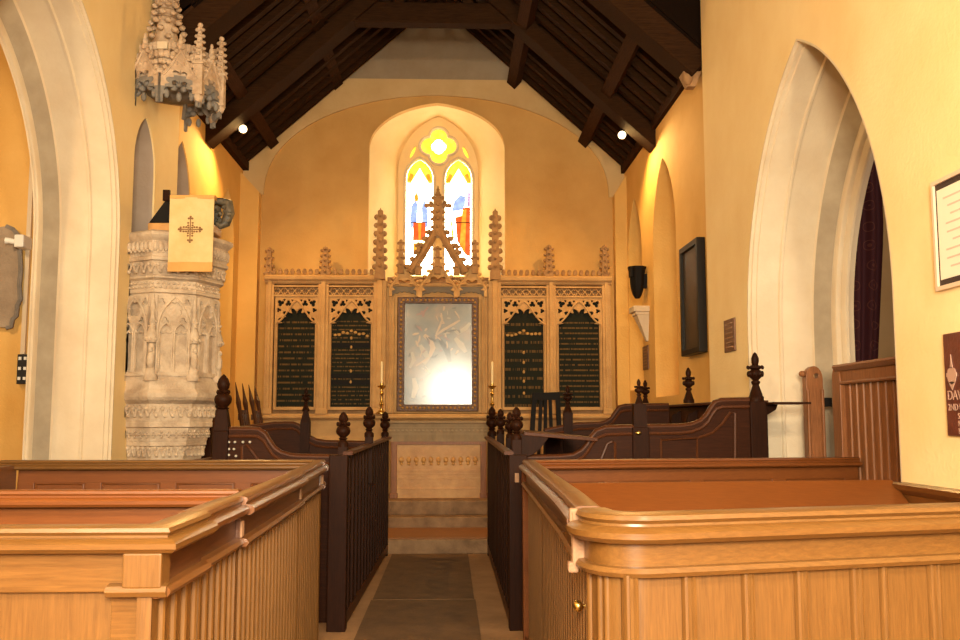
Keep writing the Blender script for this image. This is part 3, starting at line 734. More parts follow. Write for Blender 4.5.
# ================================================================ PULPIT, CANOPY, LECTERN FALL
PC = Vector((-2.57, 8.66)); ROT = math.radians(-90+24)     # direction the main face looks
def octo(mb, prof, c, rot0): return mb.lathe(prof, (c.x, c.y, 0), 8, rot0 + PI/8)
pz = lambda py: at(172, py, 8.28).z
pu = thing('pulpit', 'carved pale stone pulpit on a tapering corbel against the left wall', 'pulpit', (PC.x, PC.y, 0))
k = 1/math.cos(PI/8)
mb = MB(); r = lambda px: px/ (950/8.45) 
z = pz
octo(mb, [(.16,0),(.16,.05),(.13,.12),(.13,.62),(.20,.80),(.33,z(466)),(.345,z(458)),(.36,z(447)),(.385,z(446)),(.385,z(442)),(.39,z(441)),(.41,z(428)),(.435,z(427)),(.435,z(423)),(.43,z(422)),(.455,z(404)),(.515,z(400)),(.53,z(397)),(.53,z(393)),(.50,z(389)),(.48,z(380)),(.46,z(377)),(.447,z(370)),(.447,z(294)),(.47,z(293)),(.47,z(290)),(.455,z(288)),(.46,z(281)),(.50,z(279)),(.50,z(277)),(.485,z(276)),(.51,z(263)),(.535,z(262)),(.535,z(259)),(.52,z(258)),(.53,z(243)),(.56,z(240)),(.575,z(238)),(.575,z(235)),(.54,z(233)),(.46,z(232.5))], PC, ROT)
build('drum', mb, M_pulp, pu)
def face_map(c, rot, apo, i, w0=0.0):
    a = rot + i*PI/4; nrm = Vector((math.cos(a), math.sin(a), 0)); tan = Vector((-math.sin(a), math.cos(a), 0))
    return lambda u, v, w: Vector((c.x, c.y, v)) + nrm*(apo + w0 + w) + tan*u
apo = .447*math.cos(PI/8); hs = .447*math.sin(PI/8)
for i in (-1, 0, 1, 2):
    F = face_map(PC, ROT, apo, i); mb = MB()
    h = hs-.035
    out = [(-h, z(376)), (h, z(376)), (h, z(296)), (-h, z(296))]
    lw = h*.44
    hl = [arch_loop(s*h*.46, z(372), lw*.86, z(334), .085, 8) for s in (-1, 1)]
    for l in hl: pass
    hl.append(lobes(0, z(309.5), .072, 4, PI/4, 8))
    for s in (-1, 1): hl += [lobes(s*h*.55, z(321.5), .034, 3, PI/2, 6), lobes(s*h*.78, z(303), .034, 3, PI/2, 6), ]
    mb.plate([out] + hl, .03, F)
    for s in (-1, 1):
        mb.tube([F(u, v, .03) for u, v in arch_loop(s*h*.46, z(372), lw*.9, z(334), .09, 8)], .008, 5)
        mb.tube([F(s*h*.46 + lw*(-.86+1.72*q/8), z(331) - .02*abs(math.sin(q/8*2*PI)), .022) for q in range(9)], .008, 5)
    mb.tube([F(u, v, .03) for u, v in arch_loop(0, z(374), h*.97, z(330), z(298)-z(330), 10)], .012, 5)
    build('traceried_panel', mb, M_pulp, pu)
    # bands of ornament on cornice and corbel
    orn = MB()
    for (py, R_, kind, cnt) in ((286,.458,'d',8),(269.5,.497,'f',5),(250,.525,'l',9),(412,.440,'f',5),(434.5,.402,'q',5),(452,.353,'f',5)):
        ap = R_*math.cos(PI/8); hf = R_*math.sin(PI/8); G = face_map(PC, ROT, ap, i)
        for q in range(cnt):
            u = -hf + 2*hf*(q+.5)/cnt; zz = pz(py)
            if kind == 'd':
                for dz in (-.016, .018): orn.blob(G(u + (.010 if dz > 0 else -.01), zz+dz, .004), (.012,.012,.011), 6, 4)
            elif kind == 'q':
                for a_ in range(4): orn.blob(G(u + .016*math.cos(a_*PI/2), zz + .022*math.sin(a_*PI/2), .006), (.012,.012,.012), 5, 4)
            elif kind == 'f':
                pts = [G(u - hf/cnt + 2*hf/cnt*s_/6, zz + .035*math.sin(s_/6*2*PI), .006) for s_ in range(7)]
                orn.tube(pts, .011, 5); orn.blob(G(u, zz+.03, .01), (.020,.018,.020), 6, 4); orn.blob(G(u+hf/cnt*.6, zz-.03, .01), (.018,.016,.020), 6, 4)
            else:
                orn.blob(G(u, zz+.01, .004), (.022,.018,.045), 6, 4); orn.blob(G(u+hf/cnt, zz-.03, .004), (.014,.014,.018), 5, 4)
    build('carved_trim', orn, M_pulp, pu, smooth=60)
for i in range(-1, 3):
    a = ROT + i*PI/4 + PI/8 if False else ROT + (i-.5)*PI/4
    d = Vector((math.cos(a), math.sin(a))); p = PC + d*.452
    mb = MB(); mb.lathe([(.062,z(381)),(.062,z(376)),(.05,z(374)),(.05,z(370)),(.034,z(368)),(.034,z(352)),(.03,z(345)),(.026,z(344)),(.05,z(343)),(.055,z(337)),(.046,z(333)),(.024,z(326)),(.03,z(322)),(.018,z(314)),(.026,z(310)),(.012,z(300)),(.012,z(295))], (p.x, p.y, 0), 8)
    for q in range(8):
        t_ = 2*PI*q/8; mb.blob((p.x+.054*math.cos(t_), p.y+.054*math.sin(t_), z(340)), (.014,.014,.02), 5, 4); mb.blob((p.x+.028*math.cos(t_), p.y+.028*math.sin(t_), z(322+(q % 3)*5)), (.013,.013,.014), 5, 4)
    mb.blob((p.x+d.x*.02, p.y+d.y*.02, z(361)), (.036,.036,.085), 7, 5); mb.blob((p.x+d.x*.03, p.y+d.y*.03, z(350.5)), (.022,.022,.027), 7, 5)
    build('buttress_statue', mb, M_pulp, pu, smooth=50)
# desk and embroidered fall on the pulpit rim
dk = thing('pulpit_desk', 'sloping wooden book desk on the pulpit rim', 'book desk', (PC.x+.1, 8.3, pz(232)))
dY = 8.18
x0, x1 = at(148,222,dY).x, at(213,200,dY).x
dz = lambda py: at(180, py, dY).z
build('base_block', MB().box(at(147,228,dY).x, x1, dY+.02, dY+.34, pz(232.5), dz(222.5)), M_carve, dk, bevel=.006)
wd = MB().add([(x0,dY+.03,dz(222)),(x0,dY+.30,dz(222)),(at(165,200,dY).x,dY+.3,dz(199)),(at(165,200,dY).x,dY+.03,dz(199)),(x1,dY+.03,dz(222)),(x1,dY+.30,dz(222)),(x1,dY+.3,dz(199)),(x1,dY+.03,dz(199))],[(0,1,2,3),(4,7,6,5),(0,4,5,1),(1,5,6,2),(2,6,7,3),(3,7,4,0)])
build('desk_wedge', wd, M_black, dk)
build('desk_board', MB().box(at(163,195,dY).x, at(216,195,dY).x, dY-.01, dY+.34, dz(199.3), dz(195.5)), M_dkx, dk, bevel=.004)
build('bracket', MB().box(at(163,195,dY).x, at(170,195,dY).x, dY-.012, dY+.02, dz(201), dz(190)), M_dkz, dk, bevel=.004)
cb = MB(); c = at(220, 213, dY+.02); s_ = .0088
cb.tube([c + Vector((-.05,0,.11)), c + Vector((.02,0,.10)), c + Vector((.07,0,.09)), c + Vector((.08,0,.0)), c + Vector((.05,0,-.09)), c + Vector((.0,0,-.12)), c + Vector((-.02,0,-.09)), c + Vector((.01,0,-.06))], [.03,.035,.04,.05,.045,.03,.02,.012], 8)
for q in range(14): cb.blob(c + Vector((random.uniform(-.03,.09), random.uniform(-.04,.0), random.uniform(-.11,.11))), random.uniform(.018,.03), 6, 4)
build('carved_bracket', cb, mottled('dark_bronze', (.05,.04,.03), (.16,.12,.07), 20, rough=.5, bump=.4), dk, smooth=50)
M_fall = mottled('fall_cloth', (.62,.42,.17), (.72,.52,.25), 5, rough=.8, bump=.1, bscale=90)
M_hem = mottled('fall_hem', (.60,.29,.075), (.66,.34,.10), 5, rough=.8)
ft = thing('pulpit_fall', 'gold pulpit fall with an embroidered cross hanging over the pulpit front', 'pulpit fall', (at(191,271,dY).x, dY-.05, dz(271)))
fY = dY - .10
f0, f1 = at(168.5,240,fY).x, at(213,240,fY).x; fz = lambda py: at(190, py, fY).z
def drape(z0, z1, yo, th, nx=14, nz=2):
    mb = MB(); vs = []; fs = []
    for j in range(nz+1):
        for i_ in range(nx+1):
            u = i_/nx; vs.append((f0 + (f1-f0)*u, fY + yo + .007*math.sin(u*9+.4), z0 + (z1-z0)*j/nz))
    m_ = len(vs); vs += [(x, y+th, z_) for x, y, z_ in vs]
    for j in range(nz):
        for i_ in range(nx):
            a = j*(nx+1)+i_; b = a+1; c_ = b+nx+1; d_ = a+nx+1
            fs += [(a,b,c_,d_), (a+m_,d_+m_,c_+m_,b+m_)]
    for i_ in range(nx): fs += [(i_, i_+m_, i_+1+m_, i_+1), (nz*(nx+1)+i_, nz*(nx+1)+i_+1, nz*(nx+1)+i_+1+m_, nz*(nx+1)+i_+m_)]
    for j in range(nz): fs += [(j*(nx+1), (j+1)*(nx+1), (j+1)*(nx+1)+m_, j*(nx+1)+m_), (j*(nx+1)+nx, j*(nx+1)+nx+m_, (j+1)*(nx+1)+nx+m_, (j+1)*(nx+1)+nx)]
    return mb.add(vs, fs)
build('cloth', drape(fz(262), fz(197.5), 0, .012), M_fall, ft, smooth=50)
build('hem', drape(fz(271.5), fz(262), -.002, .014), M_hem, ft, smooth=50)
build('cloth_top', MB().box(f0, f1, fY-.002, dY+.2, fz(198.5), fz(196.5)+.012), M_hem, ft)
em = MB(); cx_, cz_ = at(190.5, 229.5, fY).x, fz(229.5); ey = fY - .012
S_ = .0086
for dx, dz_ in ((1,0),(-1,0),(0,1),(0,-1)):
    em.beam((cx_, ey, cz_), (cx_+dx*9*S_, ey, cz_+dz_*10*S_), .012 if dx else .012, .014, (0,1,0)) if False else em.box(min(cx_, cx_+dx*9*S_)-.004, max(cx_, cx_+dx*9*S_)+.004, ey, ey+.006, min(cz_, cz_+dz_*10*S_)-.004, max(cz_, cz_+dz_*10*S_)+.004)
    ex, ez = cx_+dx*9.5*S_, cz_+dz_*11*S_
    for q in ((0,0),(dx*1.8,dz_*1.8),(dz_*1.8,dx*1.8),(-dz_*1.8,-dx*1.8)): em.blob((ex+q[0]*S_, ey+.003, ez+q[1]*S_), (.010,.004,.010), 6, 4)
    for q in (4, 6.5):
        for s in (-1, 1): em.blob((cx_+dx*q*S_+dz_*s*2.2*S_, ey+.003, cz_+dz_*q*S_+dx*s*2.2*S_), (.010,.004,.008), 6, 4)
for a_ in range(4): em.blob((cx_+2.6*S_*math.cos(PI/4+a_*PI/2), ey+.003, cz_+2.6*S_*math.sin(PI/4+a_*PI/2)), (.009,.004,.009), 6, 4)
build('embroidered_cross', em, plain('embroidery', (.22,.10,.03), .7), ft)

# ---- canopy over the pulpit
CC = Vector((-2.57, 8.60)); kz = lambda py: at(180, py-9, 8.3).z
cn = thing('pulpit_canopy', 'carved stone canopy with crocketed spire and pinnacles above the pulpit', 'canopy', (CC.x, CC.y, kz(115)))
CRr = .42
mb = MB(); octo(mb, [(.35,kz(92)),(.40,kz(88)),(.41,kz(84)),(.37,kz(80)),(.38,kz(70)),(.36,kz(66)),(.10,kz(60))], CC, ROT); build('canopy_ring', mb, M_cano, cn)
capo = CRr*math.cos(PI/8); chs = CRr*math.sin(PI/8)
for i in (-1, 0, 1, 2, 3):
    F = face_map(CC, ROT, capo, i); h = chs
    zs, za = kz(98), kz(82)
    sk = cusped_loop(0, kz(118), h*.86, kz(108), kz(92)-kz(108), 2, .05, 20)
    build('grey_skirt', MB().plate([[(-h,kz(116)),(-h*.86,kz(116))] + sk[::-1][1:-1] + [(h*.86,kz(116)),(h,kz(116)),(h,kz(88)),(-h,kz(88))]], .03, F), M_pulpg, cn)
    op = cusped_loop(0, kz(101), h*.78, zs, za-zs, 2, .045, 20)
    outer = [(-h, kz(100)), (-h*.78, kz(100))] + op[::-1][1:-1] + [(h*.78, kz(100)), (h, kz(100))]
    og = [(h*(1-q/10)**.9, kz(88) + (kz(62)-kz(88))*(q/10)**1.3) for q in range(11)]
    outer += [(u, v) for u, v in og] + [(-u, v) for u, v in reversed(og[:-1])]
    mb = MB().plate([outer], .035, F)
    for q in range(1, 10, 2):
        for s in (-1, 1): mb.blob(F(s*(og[q][0]+.012), og[q][1]+.012, .02), (.026,.026,.024), 6, 4)
    mb.blob(F(0, kz(59), .02), (.035,.035,.035)); mb.blob(F(0, kz(54), .02), (.026,.026,.035)); mb.blob(F(0, kz(49), .02), (.016,.016,.03))
    for q in range(7):
        u = -h + 2*h*q/6; mb.blob(F(u, kz(67), -.01), (.032,.032,.04), 6, 4); mb.blob(F(u+.02, kz(76), .025), (.026,.022,.026), 6, 4)
        mb.blob(F(u*.8, kz(56), -.07), (.034,.034,.045), 6, 4)
    mb.tube([F(s_*.01, v, .04) if False else F(u*.92, v-.015, .04) for u, v in og], .012, 5); mb.tube([F(-u*.92, v-.015, .04) for u, v in og], .012, 5)
    build('canopy_arch', mb, M_cano, cn)
    gr_ = MB()
    for q in range(7):
        u = -h*.8 + 1.6*h*q/6; gr_.blob(F(u, kz(97) - .02*math.cos(q*PI), -.02), (.035,.035,.03), 6, 4)
    gr_.tube([F(-h*.9, kz(104), -.03), F(-h*.5, kz(94), -.10), F(0, kz(90), -.2)], .022, 5); gr_.tube([F(h*.9, kz(104), -.03), F(h*.5, kz(94), -.10), F(0, kz(90), -.2)], .022, 5)
    for s in (-.66, 0, .66): gr_.blob(F(s*h, kz(106.5)-.02*(s == 0), .01), (.026,.026,.045), 6, 4)
    build('hanging_tracery', gr_, M_pulpg, cn, smooth=60)
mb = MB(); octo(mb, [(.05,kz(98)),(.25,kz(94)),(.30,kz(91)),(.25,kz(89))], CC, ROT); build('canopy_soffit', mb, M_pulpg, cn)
def cpin(nm, x, y, z0, z1, w, n=6):
    mb = MB(); h = z1-z0
    mb.tbox((x,y), z0, z0+h*.42, w*.5, w*.46); mb.tbox((x,y), z0+h*.42, z0+h*.46, w*.62, w*.62); mb.tbox((x,y), z0+h*.46, z1, w*.42, w*.10)
    mb.blob((x,y,z0-.02), (w*.55, w*.55, .05))
    for i in range(n):
        q = .48 + .44*i/(n-1); hw_ = w*(.42-.5*(q-.46))
        for dx, dy in ((1,0),(-1,0),(0,1),(0,-1)): mb.blob((x+dx*(hw_+w*.1), y+dy*(hw_+w*.1), z0+h*q), (w*.26,w*.26,w*.2), 6, 4)
    mb.blob((x,y,z1-.01), (w*.3,w*.3,w*.3))
    return build(nm, mb, M_cano, cn, smooth=50)
for i in range(-3, 4):
    a = ROT + (i-.5)*PI/4; p = CC + Vector((math.cos(a), math.sin(a)))*(CRr+.01)
    if p.x < -2.45: continue
    cpin('pinnacle', p.x, p.y, kz(104), kz(104)+.66, .085)
mb = MB(); scx = Vector((-2.66, 8.62))
mb.lathe([(.28,kz(72)),(.23,kz(60)),(.13,kz(40)),(.09,kz(24)),(.07,kz(10)),(.05,kz(-30)),(.02,kz(-60))], (scx.x, scx.y, 0), 8)
for q in range(8):
    a = 2*PI*q/8
    for i in range(13):
        t_ = i/12; py = 66 - t_*110; r_ = .22*(1-t_)**1.6 + .05
        mb.blob((scx.x+r_*math.cos(a+.4*(i % 2)), scx.y+r_*math.sin(a+.4*(i % 2)), kz(py)), (.034,.034,.026), 6, 4)
for py in (16, 8, -2): mb.blob((scx.x, scx.y, kz(py)), (.12,.12,.04), 8, 4)
build('spire', mb, M_cano, cn, smooth=50)
build('wall_block', MB().box(-2.56-.045, -2.56+.045, 8.20, 8.28, kz(62), kz(55)), M_dress, cn)

# ================================================================ BOX PEWS
ZP = 1.20
def rail_prof(k=1.0):
    # moulded cap: wide flat top, upper bead, hollow, lower bead
    w = .044*k
    up = [(w*.55,0),(w*.85,-.004),(w*.95,-.013),(w*.78,-.021),(w*.80,-.026),(w*1.15,-.029),(w*1.42,-.038),(w*1.42,-.050),(w*1.15,-.060),(w*.5,-.062)]
    return [(-o, h) for o, h in up][::-1] + up
CAP = rail_prof()
BEAD = [(-.012,-.012),(.0,-.016),(.028,-.012),(.036,0),(.028,.012),(0,.016),(-.012,.012)]
def lerp(p, q, t): return Vector(p)*(1-t) + Vector(q)*t
def slat_side(mb, p, q, side, z1, pitch=.088, z0=0.0, low=None):
    """ribbed boarding: flat strips and round beads along the line p-q, standing proud to one side"""
    p = Vector((p[0],p[1],0)); q = Vector((q[0],q[1],0)); L = (q-p).length; d = (q-p)/L; nrm = Vector((-d.y, d.x, 0))*side
    n = max(1, round(L/pitch)); pt_ = L/n
    prof = []
    for i in range(n):
        s = i*pt_
        prof += [(s+pt_*.00,-.020),(s+pt_*.02,.004),(s+pt_*.56,.004),(s+pt_*.58,-.020),(s+pt_*.68,-.020),(s+pt_*.69,.004),(s+pt_*.72,.011),(s+pt_*.79,.0145),(s+pt_*.86,.011),(s+pt_*.89,.004),(s+pt_*.90,-.020)]
    if low: prof = [(i*pt_ + pt_*a, b) for i in range(n) for a, b in ((0,-.01),(.02,.0),(.58,.0),(.60,low),(.90,low),(.92,0),(.95,-.01))]
    prof.append((L, -.020)); m_ = len(prof)
    vs = [p + d*s + nrm*o + Vector((0,0,z0)) for s, o in prof] + [p + d*s + nrm*o + Vector((0,0,z1)) for s, o in prof]
    fs = [(i, i+1, i+1+m_, i+m_) for i in range(m_-1)]
    b = [p - nrm*.03 + Vector((0,0,z0)), q - nrm*.03 + Vector((0,0,z0)), q - nrm*.03 + Vector((0,0,z1)), p - nrm*.03 + Vector((0,0,z1))]
    k0 = len(vs); vs += b
    fs += [(k0, k0+1, k0+2, k0+3), tuple(range(m_)) + (k0+1, k0), tuple(range(2*m_-1, m_-1, -1)) + (k0+3, k0+2), (0, m_, k0+3, k0), (m_-1, k0+1, k0+2, 2*m_-1)]
    mb.add(vs, fs)
def board(mb, p, q, th, z0, z1, off=0.0):
    p = Vector((p[0],p[1],0)); q = Vector((q[0],q[1],0)); d = (q-p).normalized(); n_ = Vector((-d.y, d.x, 0))
    a = [p+n_*(off-th/2), q+n_*(off-th/2), q+n_*(off+th/2), p+n_*(off+th/2)]
    mb.add([v + Vector((0,0,z0)) for v in a] + [v + Vector((0,0,z1)) for v in a], [(0,3,2,1),(4,5,6,7),(0,1,5,4),(1,2,6,5),(2,3,7,6),(3,0,4,7)])
def aisle_side(parent, segs, side, door=None, skipcap=()):
    """segs: list of (p, q, lateral offset, name); side +1/-1 = direction of aisle relative to the line"""
    for p, q, off, nm in segs:
        p = Vector((p[0], p[1], 0)); q = Vector((q[0], q[1], 0)); d = (q-p).normalized(); n_ = Vector((-d.y, d.x, 0))*side
        p, q = p + n_*off, q + n_*off
        mb = MB(); slat_side(mb, p, q, side, ZP-.155, low=.0055 if side > 0 else None); o = build(nm, mb, M_oakv, parent)
        mb = MB(); board(mb, p, q, .035, ZP-.155, ZP-.06); build('frieze_board', mb, M_oakd, o)
        if nm not in skipcap: mb = MB().sweep([p + Vector((0,0,ZP)), q + Vector((0,0,ZP))], CAP); build('cap_rail', mb, M_oaky, o, smooth=35)
        mb = MB().sweep([p + n_*.012 + Vector((0,0,ZP-.150)), q + n_*.012 + Vector((0,0,ZP-.150))], [(side*a, b) for a, b in BEAD]); build('string_moulding', mb, M_oaky, o, smooth=35)
def panelled(parent, p, q, z1, nm='partition', stiles=.07, npan=4, face=-1, mat=None, th=.03, z0=0.0, toprail=.12):
    """framed and panelled partition facing the camera"""
    p = Vector((p[0],p[1],0)); q = Vector((q[0],q[1],0)); L = (q-p).length; d = (q-p)/L; n_ = Vector((-d.y, d.x, 0))*face
    mb = MB(); board(mb, p, q, th*.4, z0, z1); o = build(nm, mb, mat or M_oakx, parent)
    fr_ = MB(); board(fr_, p, q, th, z1-toprail, z1, 0); board(fr_, p, q, th, z0, z0+.12, 0); board(fr_, p, q, th, z0+.5, z0+.58)
    for i in range(npan+1):
        a = max(0, L*i/npan - stiles/2) if i else 0; b = min(L, L*i/npan + stiles/2)
        if i == 0: b = stiles
        if i == npan: a = L - stiles
        board(fr_, p+d*a, p+d*b, th, z0, z1-toprail)
    build('panel_frame', fr_, mat or M_oakx, o, bevel=.004)
    ml = MB()
    for i in range(npan):
        a = L*i/npan + (stiles if i == 0 else stiles/2) + .01; b = L*(i+1)/npan - (stiles if i == npan-1 else stiles/2) - .01
        zt_ = z1-toprail-.01
        pts = [p+d*a+n_*th*.42+Vector((0,0,z0+.6)), p+d*a+n_*th*.42+Vector((0,0,zt_)), p+d*b+n_*th*.42+Vector((0,0,zt_)), p+d*b+n_*th*.42+Vector((0,0,z0+.6))]
        ml.tube(pts, .007, 5, True)
    build('panel_moulding', ml, mat or M_oakr, o)
    return o
def seat(parent, x0, x1, y0, y1):
    build('bench_seat', MB().box(x0, x1, y0, y1, .42, .455).box(x0, x1, y0+.04, y0+.07, 0, .42), M_oakr, parent)
# --- left block
La, Lj1, Lj2, Lj3, Lz, Lb = (-.700,2.30), (-.700,2.69), (-.705,3.19), (-.745,4.69), (-.785,5.80), (-.83,6.12)
pw = thing('box_pew', 'light oak box pew left of the aisle, the one nearest the camera', 'box pew', (-1.7, 2.8, 0), 'oak box pews')
aisle_side(pw, [(La, Lj1, 0, 'side_panel'), ((Lj1[0],Lj1[1]+.006), Lj2, -.014, 'pew_door')], -1, None, ('side_panel',))
fp = build('front_panel', MB().box(-2.75, -.80, 2.345, 2.375, 0, ZP-.15), M_oakv, pw)
fz_ = MB().box(-2.75, -.735, 2.325, 2.36, ZP-.155, ZP-.055).box(-.80, -.735, 2.33, 2.38, 0, ZP-.155); build('front_frame', fz_, M_oakx, fp, bevel=.003)
build('corner_block', MB().box(-.762, -.672, 2.285, 2.36, ZP-.14, ZP-.06), M_oakv, fp, bevel=.004)
mb = MB().sweep([(-2.75, 2.34, ZP), (-.70, 2.34, ZP), (-.70, 2.69, ZP)], CAP); build('cap_rail', mb, M_oakx, fp, smooth=35)
mb = MB().sweep([(-.80, 2.318, ZP-.148), (-.66, 2.318, ZP-.148)], [(-a, b) for a, b in BEAD]); build('string_moulding', mb, M_oakx, fp, smooth=35)
seat(pw, -2.7, -.78, 2.4, 2.8)
build('end_grain_block', MB().box(-.748, -.690, Lj1[1]-.01, Lj1[1]+.006, ZP-.145, ZP-.005), M_end, pw, bevel=.004)
pw = thing('box_pew', 'oak box pew left of the aisle, second from the camera, with panelled back', 'box pew', (-1.8, 4.7, 0), 'oak box pews')
aisle_side(pw, [((Lj2[0],Lj2[1]+.006), Lj3, 0, 'side_panel'), ((Lj3[0],Lj3[1]+.006), Lz, -.015, 'pew_door'), ((Lz[0]-.01,Lz[1]+.006), Lb, 0, 'side_panel')], -1)
for s in (Lj2, Lj3, Lz): build('end_grain_block', MB().box(s[0]-.012, s[0]+.024, s[1]+.008, s[1]+.045, ZP-.135, ZP-.08), M_end, pw, bevel=.004)
mid = panelled(pw, (-2.75, 3.55), (-.76, 3.55), ZP-.02, 'middle_partition', .10, 4, mat=M_oakr)
build('cap_rail', MB().sweep([(-2.75, 3.52, ZP), (-.76, 3.52, ZP)], rail_prof(.7)), M_oakr, mid, smooth=35)
bk = panelled(pw, (-2.70, 6.12), (-.84, 6.12), ZP-.02, 'back_partition', .10, 4, mat=M_oakr)
build('cap_rail', MB().sweep([(-2.80, 6.10, ZP), (-.84, 6.10, ZP)], CAP), M_oakx, bk, smooth=35)
build('wall_panelling', MB().box(-2.78, -2.70, 3.58, 6.08, 0, ZP-.03), M_oaky, pw, bevel=.004)
seat(pw, -2.68, -.80, 3.7, 4.1)
# --- right block
f0_, f1_ = Vector((.53, 2.608, 0)), Vector((2.38, 2.60+.2493*1.88, 0))
dirf = (f1_-f0_).normalized()
def corner_path(z, off=0.0):
    """plan line of the curved near corner, then along the front to the wall"""
    n_ = Vector((dirf.y, -dirf.x, 0))
    pts = []
    p0 = Vector((.415, 2.76, 0)); p1 = Vector((.41, 2.60, 0)); p2 = f0_
    for i in range(9):
        t_ = i/8; pts.append(p0*(1-t_)**2 + p1*2*t_*(1-t_) + p2*t_*t_)
    pts.append(f1_)
    return [p + Vector((0,0,z)) for p in pts]
pw = thing('box_pew', 'light oak box pew right of the aisle with rounded corner, nearest the camera', 'box pew', (1.3, 3.8, 0), 'oak box pews')
path = corner_path(0)
fb = MB(); fb.sweep(path, [(-.02,0),(.02,0),(.02,ZP-.06),(-.02,ZP-.06)]); fp = build('front_panel', fb, M_oakv, pw, smooth=30)
build('frieze_board', MB().sweep(corner_path(0), [(-.030,ZP-.150),(-.015,ZP-.150),(-.015,ZP-.06),(-.030,ZP-.06)]), M_oakx, fp, smooth=30)
bigcap = [(o*1.3, h*1.28) for o, h in CAP]
build('cap_rail', MB().sweep(corner_path(ZP), bigcap), M_oakx, fp, smooth=35)
build('string_moulding', MB().sweep(corner_path(ZP-.155), [(-o-.02, h) for o, h in BEAD]), M_oakx, fp, smooth=35)
bt = MB()
nrm = Vector((dirf.y, -dirf.x, 0))
def batten(px, w):
    # where the sight line meets the pew front
    d = ray(px, 600); t_ = ((f0_-Vector((0,0,0))).dot(nrm)) / Vector((d.x, d.y, 0)).dot(nrm); P = Vector((d.x*t_, d.y*t_, 0))
    prof = [(-w/2,0),(-w/2+.002,.008),(-w/2+.008,.012),(-w/2+.012,.004),(w/2-.012,.004),(w/2-.008,.012),(w/2-.002,.008),(w/2,0)]
    prof = [(-w/2-.004,.02),(-w/2-.004,.026),(-w/2,.034),(-w/2+.007,.036),(-w/2+.012,.028),(w/2-.012,.028),(w/2-.007,.036),(w/2,.034),(w/2+.004,.026),(w/2+.004,.02)]
    vs = [P + dirf*a + nrm*b for a, b in prof] + [P + dirf*a + nrm*b + Vector((0,0,ZP-.16)) for a, b in prof]; m_ = len(prof)
    bt.add(vs, [(i, (i+1) % m_, (i+1) % m_+m_, i+m_) for i in range(m_)] + [tuple(range(m_)), tuple(range(2*m_-1, m_-1, -1))])
for px, w in ((627.5,.034),(685,.034),(743.5,.030),(796.5,.034),(851.5,.034),(878.5,.018),(929,.036)): batten(px, w)
for q in (.0,): pass
for px, w in ((985,.034),(1040,.034)): batten(px, w)
build('battens', bt, M_oakv, fp, smooth=40)
cbm = MB()
for i in (1, 3, 4, 6):
    p = path[i]; cbm.lathe([(.011,0),(.011,ZP-.16)], (p.x-.022*(1-i/9), p.y-.022*(i/7), 0), 8)
build('corner_beads', cbm, M_oakv, fp, smooth=50)
eb = MB()
eb.box(.352, .450, 2.762, 2.80, ZP-.165, ZP-.012).box(.340, .37, 2.765, 2.80, ZP-.185, ZP-.155).box(.345, .46, 2.768, 2.80, ZP-.045, ZP-.004).box(.350, .375, 2.80, 2.85, ZP-.085, ZP-.05)
build('end_grain_block', eb, M_end, pw, bevel=.006)
aisle_side(pw, [((.405, 2.81), (.430, 3.36), .0, 'pew_door'), ((.430,3.366), (.470, 4.90), 0, 'side_panel')], 1)
kn = MB().lathe([(.008,0),(.008,.022),(.020,.03),(.024,.042),(.020,.054),(.008,.060),(.001,.061)], (0,0,0), 14)
kp = atx(576, 606, .385)
kn.v = [Vector((kp.x - v.z*.8 + .040, kp.y + v.x*.75, kp.z + v.y*.75)) for v in kn.v]
build('door_knob', kn, M_brass, pw, smooth=50)['label'] = 'small brass knob'
# sloping book rest across the pew
br_ = MB(); a0, a1 = Vector((.47, 4.82, 1.135)), Vector((2.36, 5.06, 1.135)); dn = Vector((.05, -.62, -.44))
for off in (0,): br_.add([a0, a1, a1+dn, a0+dn, a0-Vector((0,0,.03)), a1-Vector((0,0,.03)), a1+dn-Vector((0,0,.03)), a0+dn-Vector((0,0,.03))], [(0,1,2,3),(4,7,6,5),(0,4,5,1),(1,5,6,2),(2,6,7,3),(3,7,4,0)])
build('book_rest', br_, M_oakr, pw, bevel=.005)
bs = MB(); board(bs, (.47,4.82), (2.36,5.06), .03, 0, 1.10, .02); build('partition', bs, M_oakx, pw)
seat(pw, .5, 2.3, 3.2, 3.6)
pw = thing('box_pew', 'oak box pew right of the aisle, further from the camera, panelled back rail', 'box pew', (1.5, 5.6, 0), 'oak box pews')
aisle_side(pw, [((.470,4.906), (.496,6.03), 0, 'side_panel')], 1)
build('end_grain_block', MB().box(.405, .43, 5.96, 6.0, ZP-.135, ZP-.08), M_end, pw)
bk = panelled(pw, (.46, 6.06), (2.76, 6.44), ZP-.02, 'back_partition', .10, 4, mat=M_oakr)
build('cap_rail', MB().sweep([(.47, 6.03, ZP), (2.76, 6.43, ZP)], CAP), M_oakr, bk, smooth=35)
# dado on the right nave wall
dd = struct('baseboard_right', MB().sweep([(2.39, 5.02, 1.125), (2.39, 0, 1.125)], [(.02,-.06),(-.02,-.06),(-.045,-.035),(-.05,-.01),(-.04,0),(.02,0)]).box(2.375, 2.40, 0, 5.02, 0, 1.08), M_oaky)

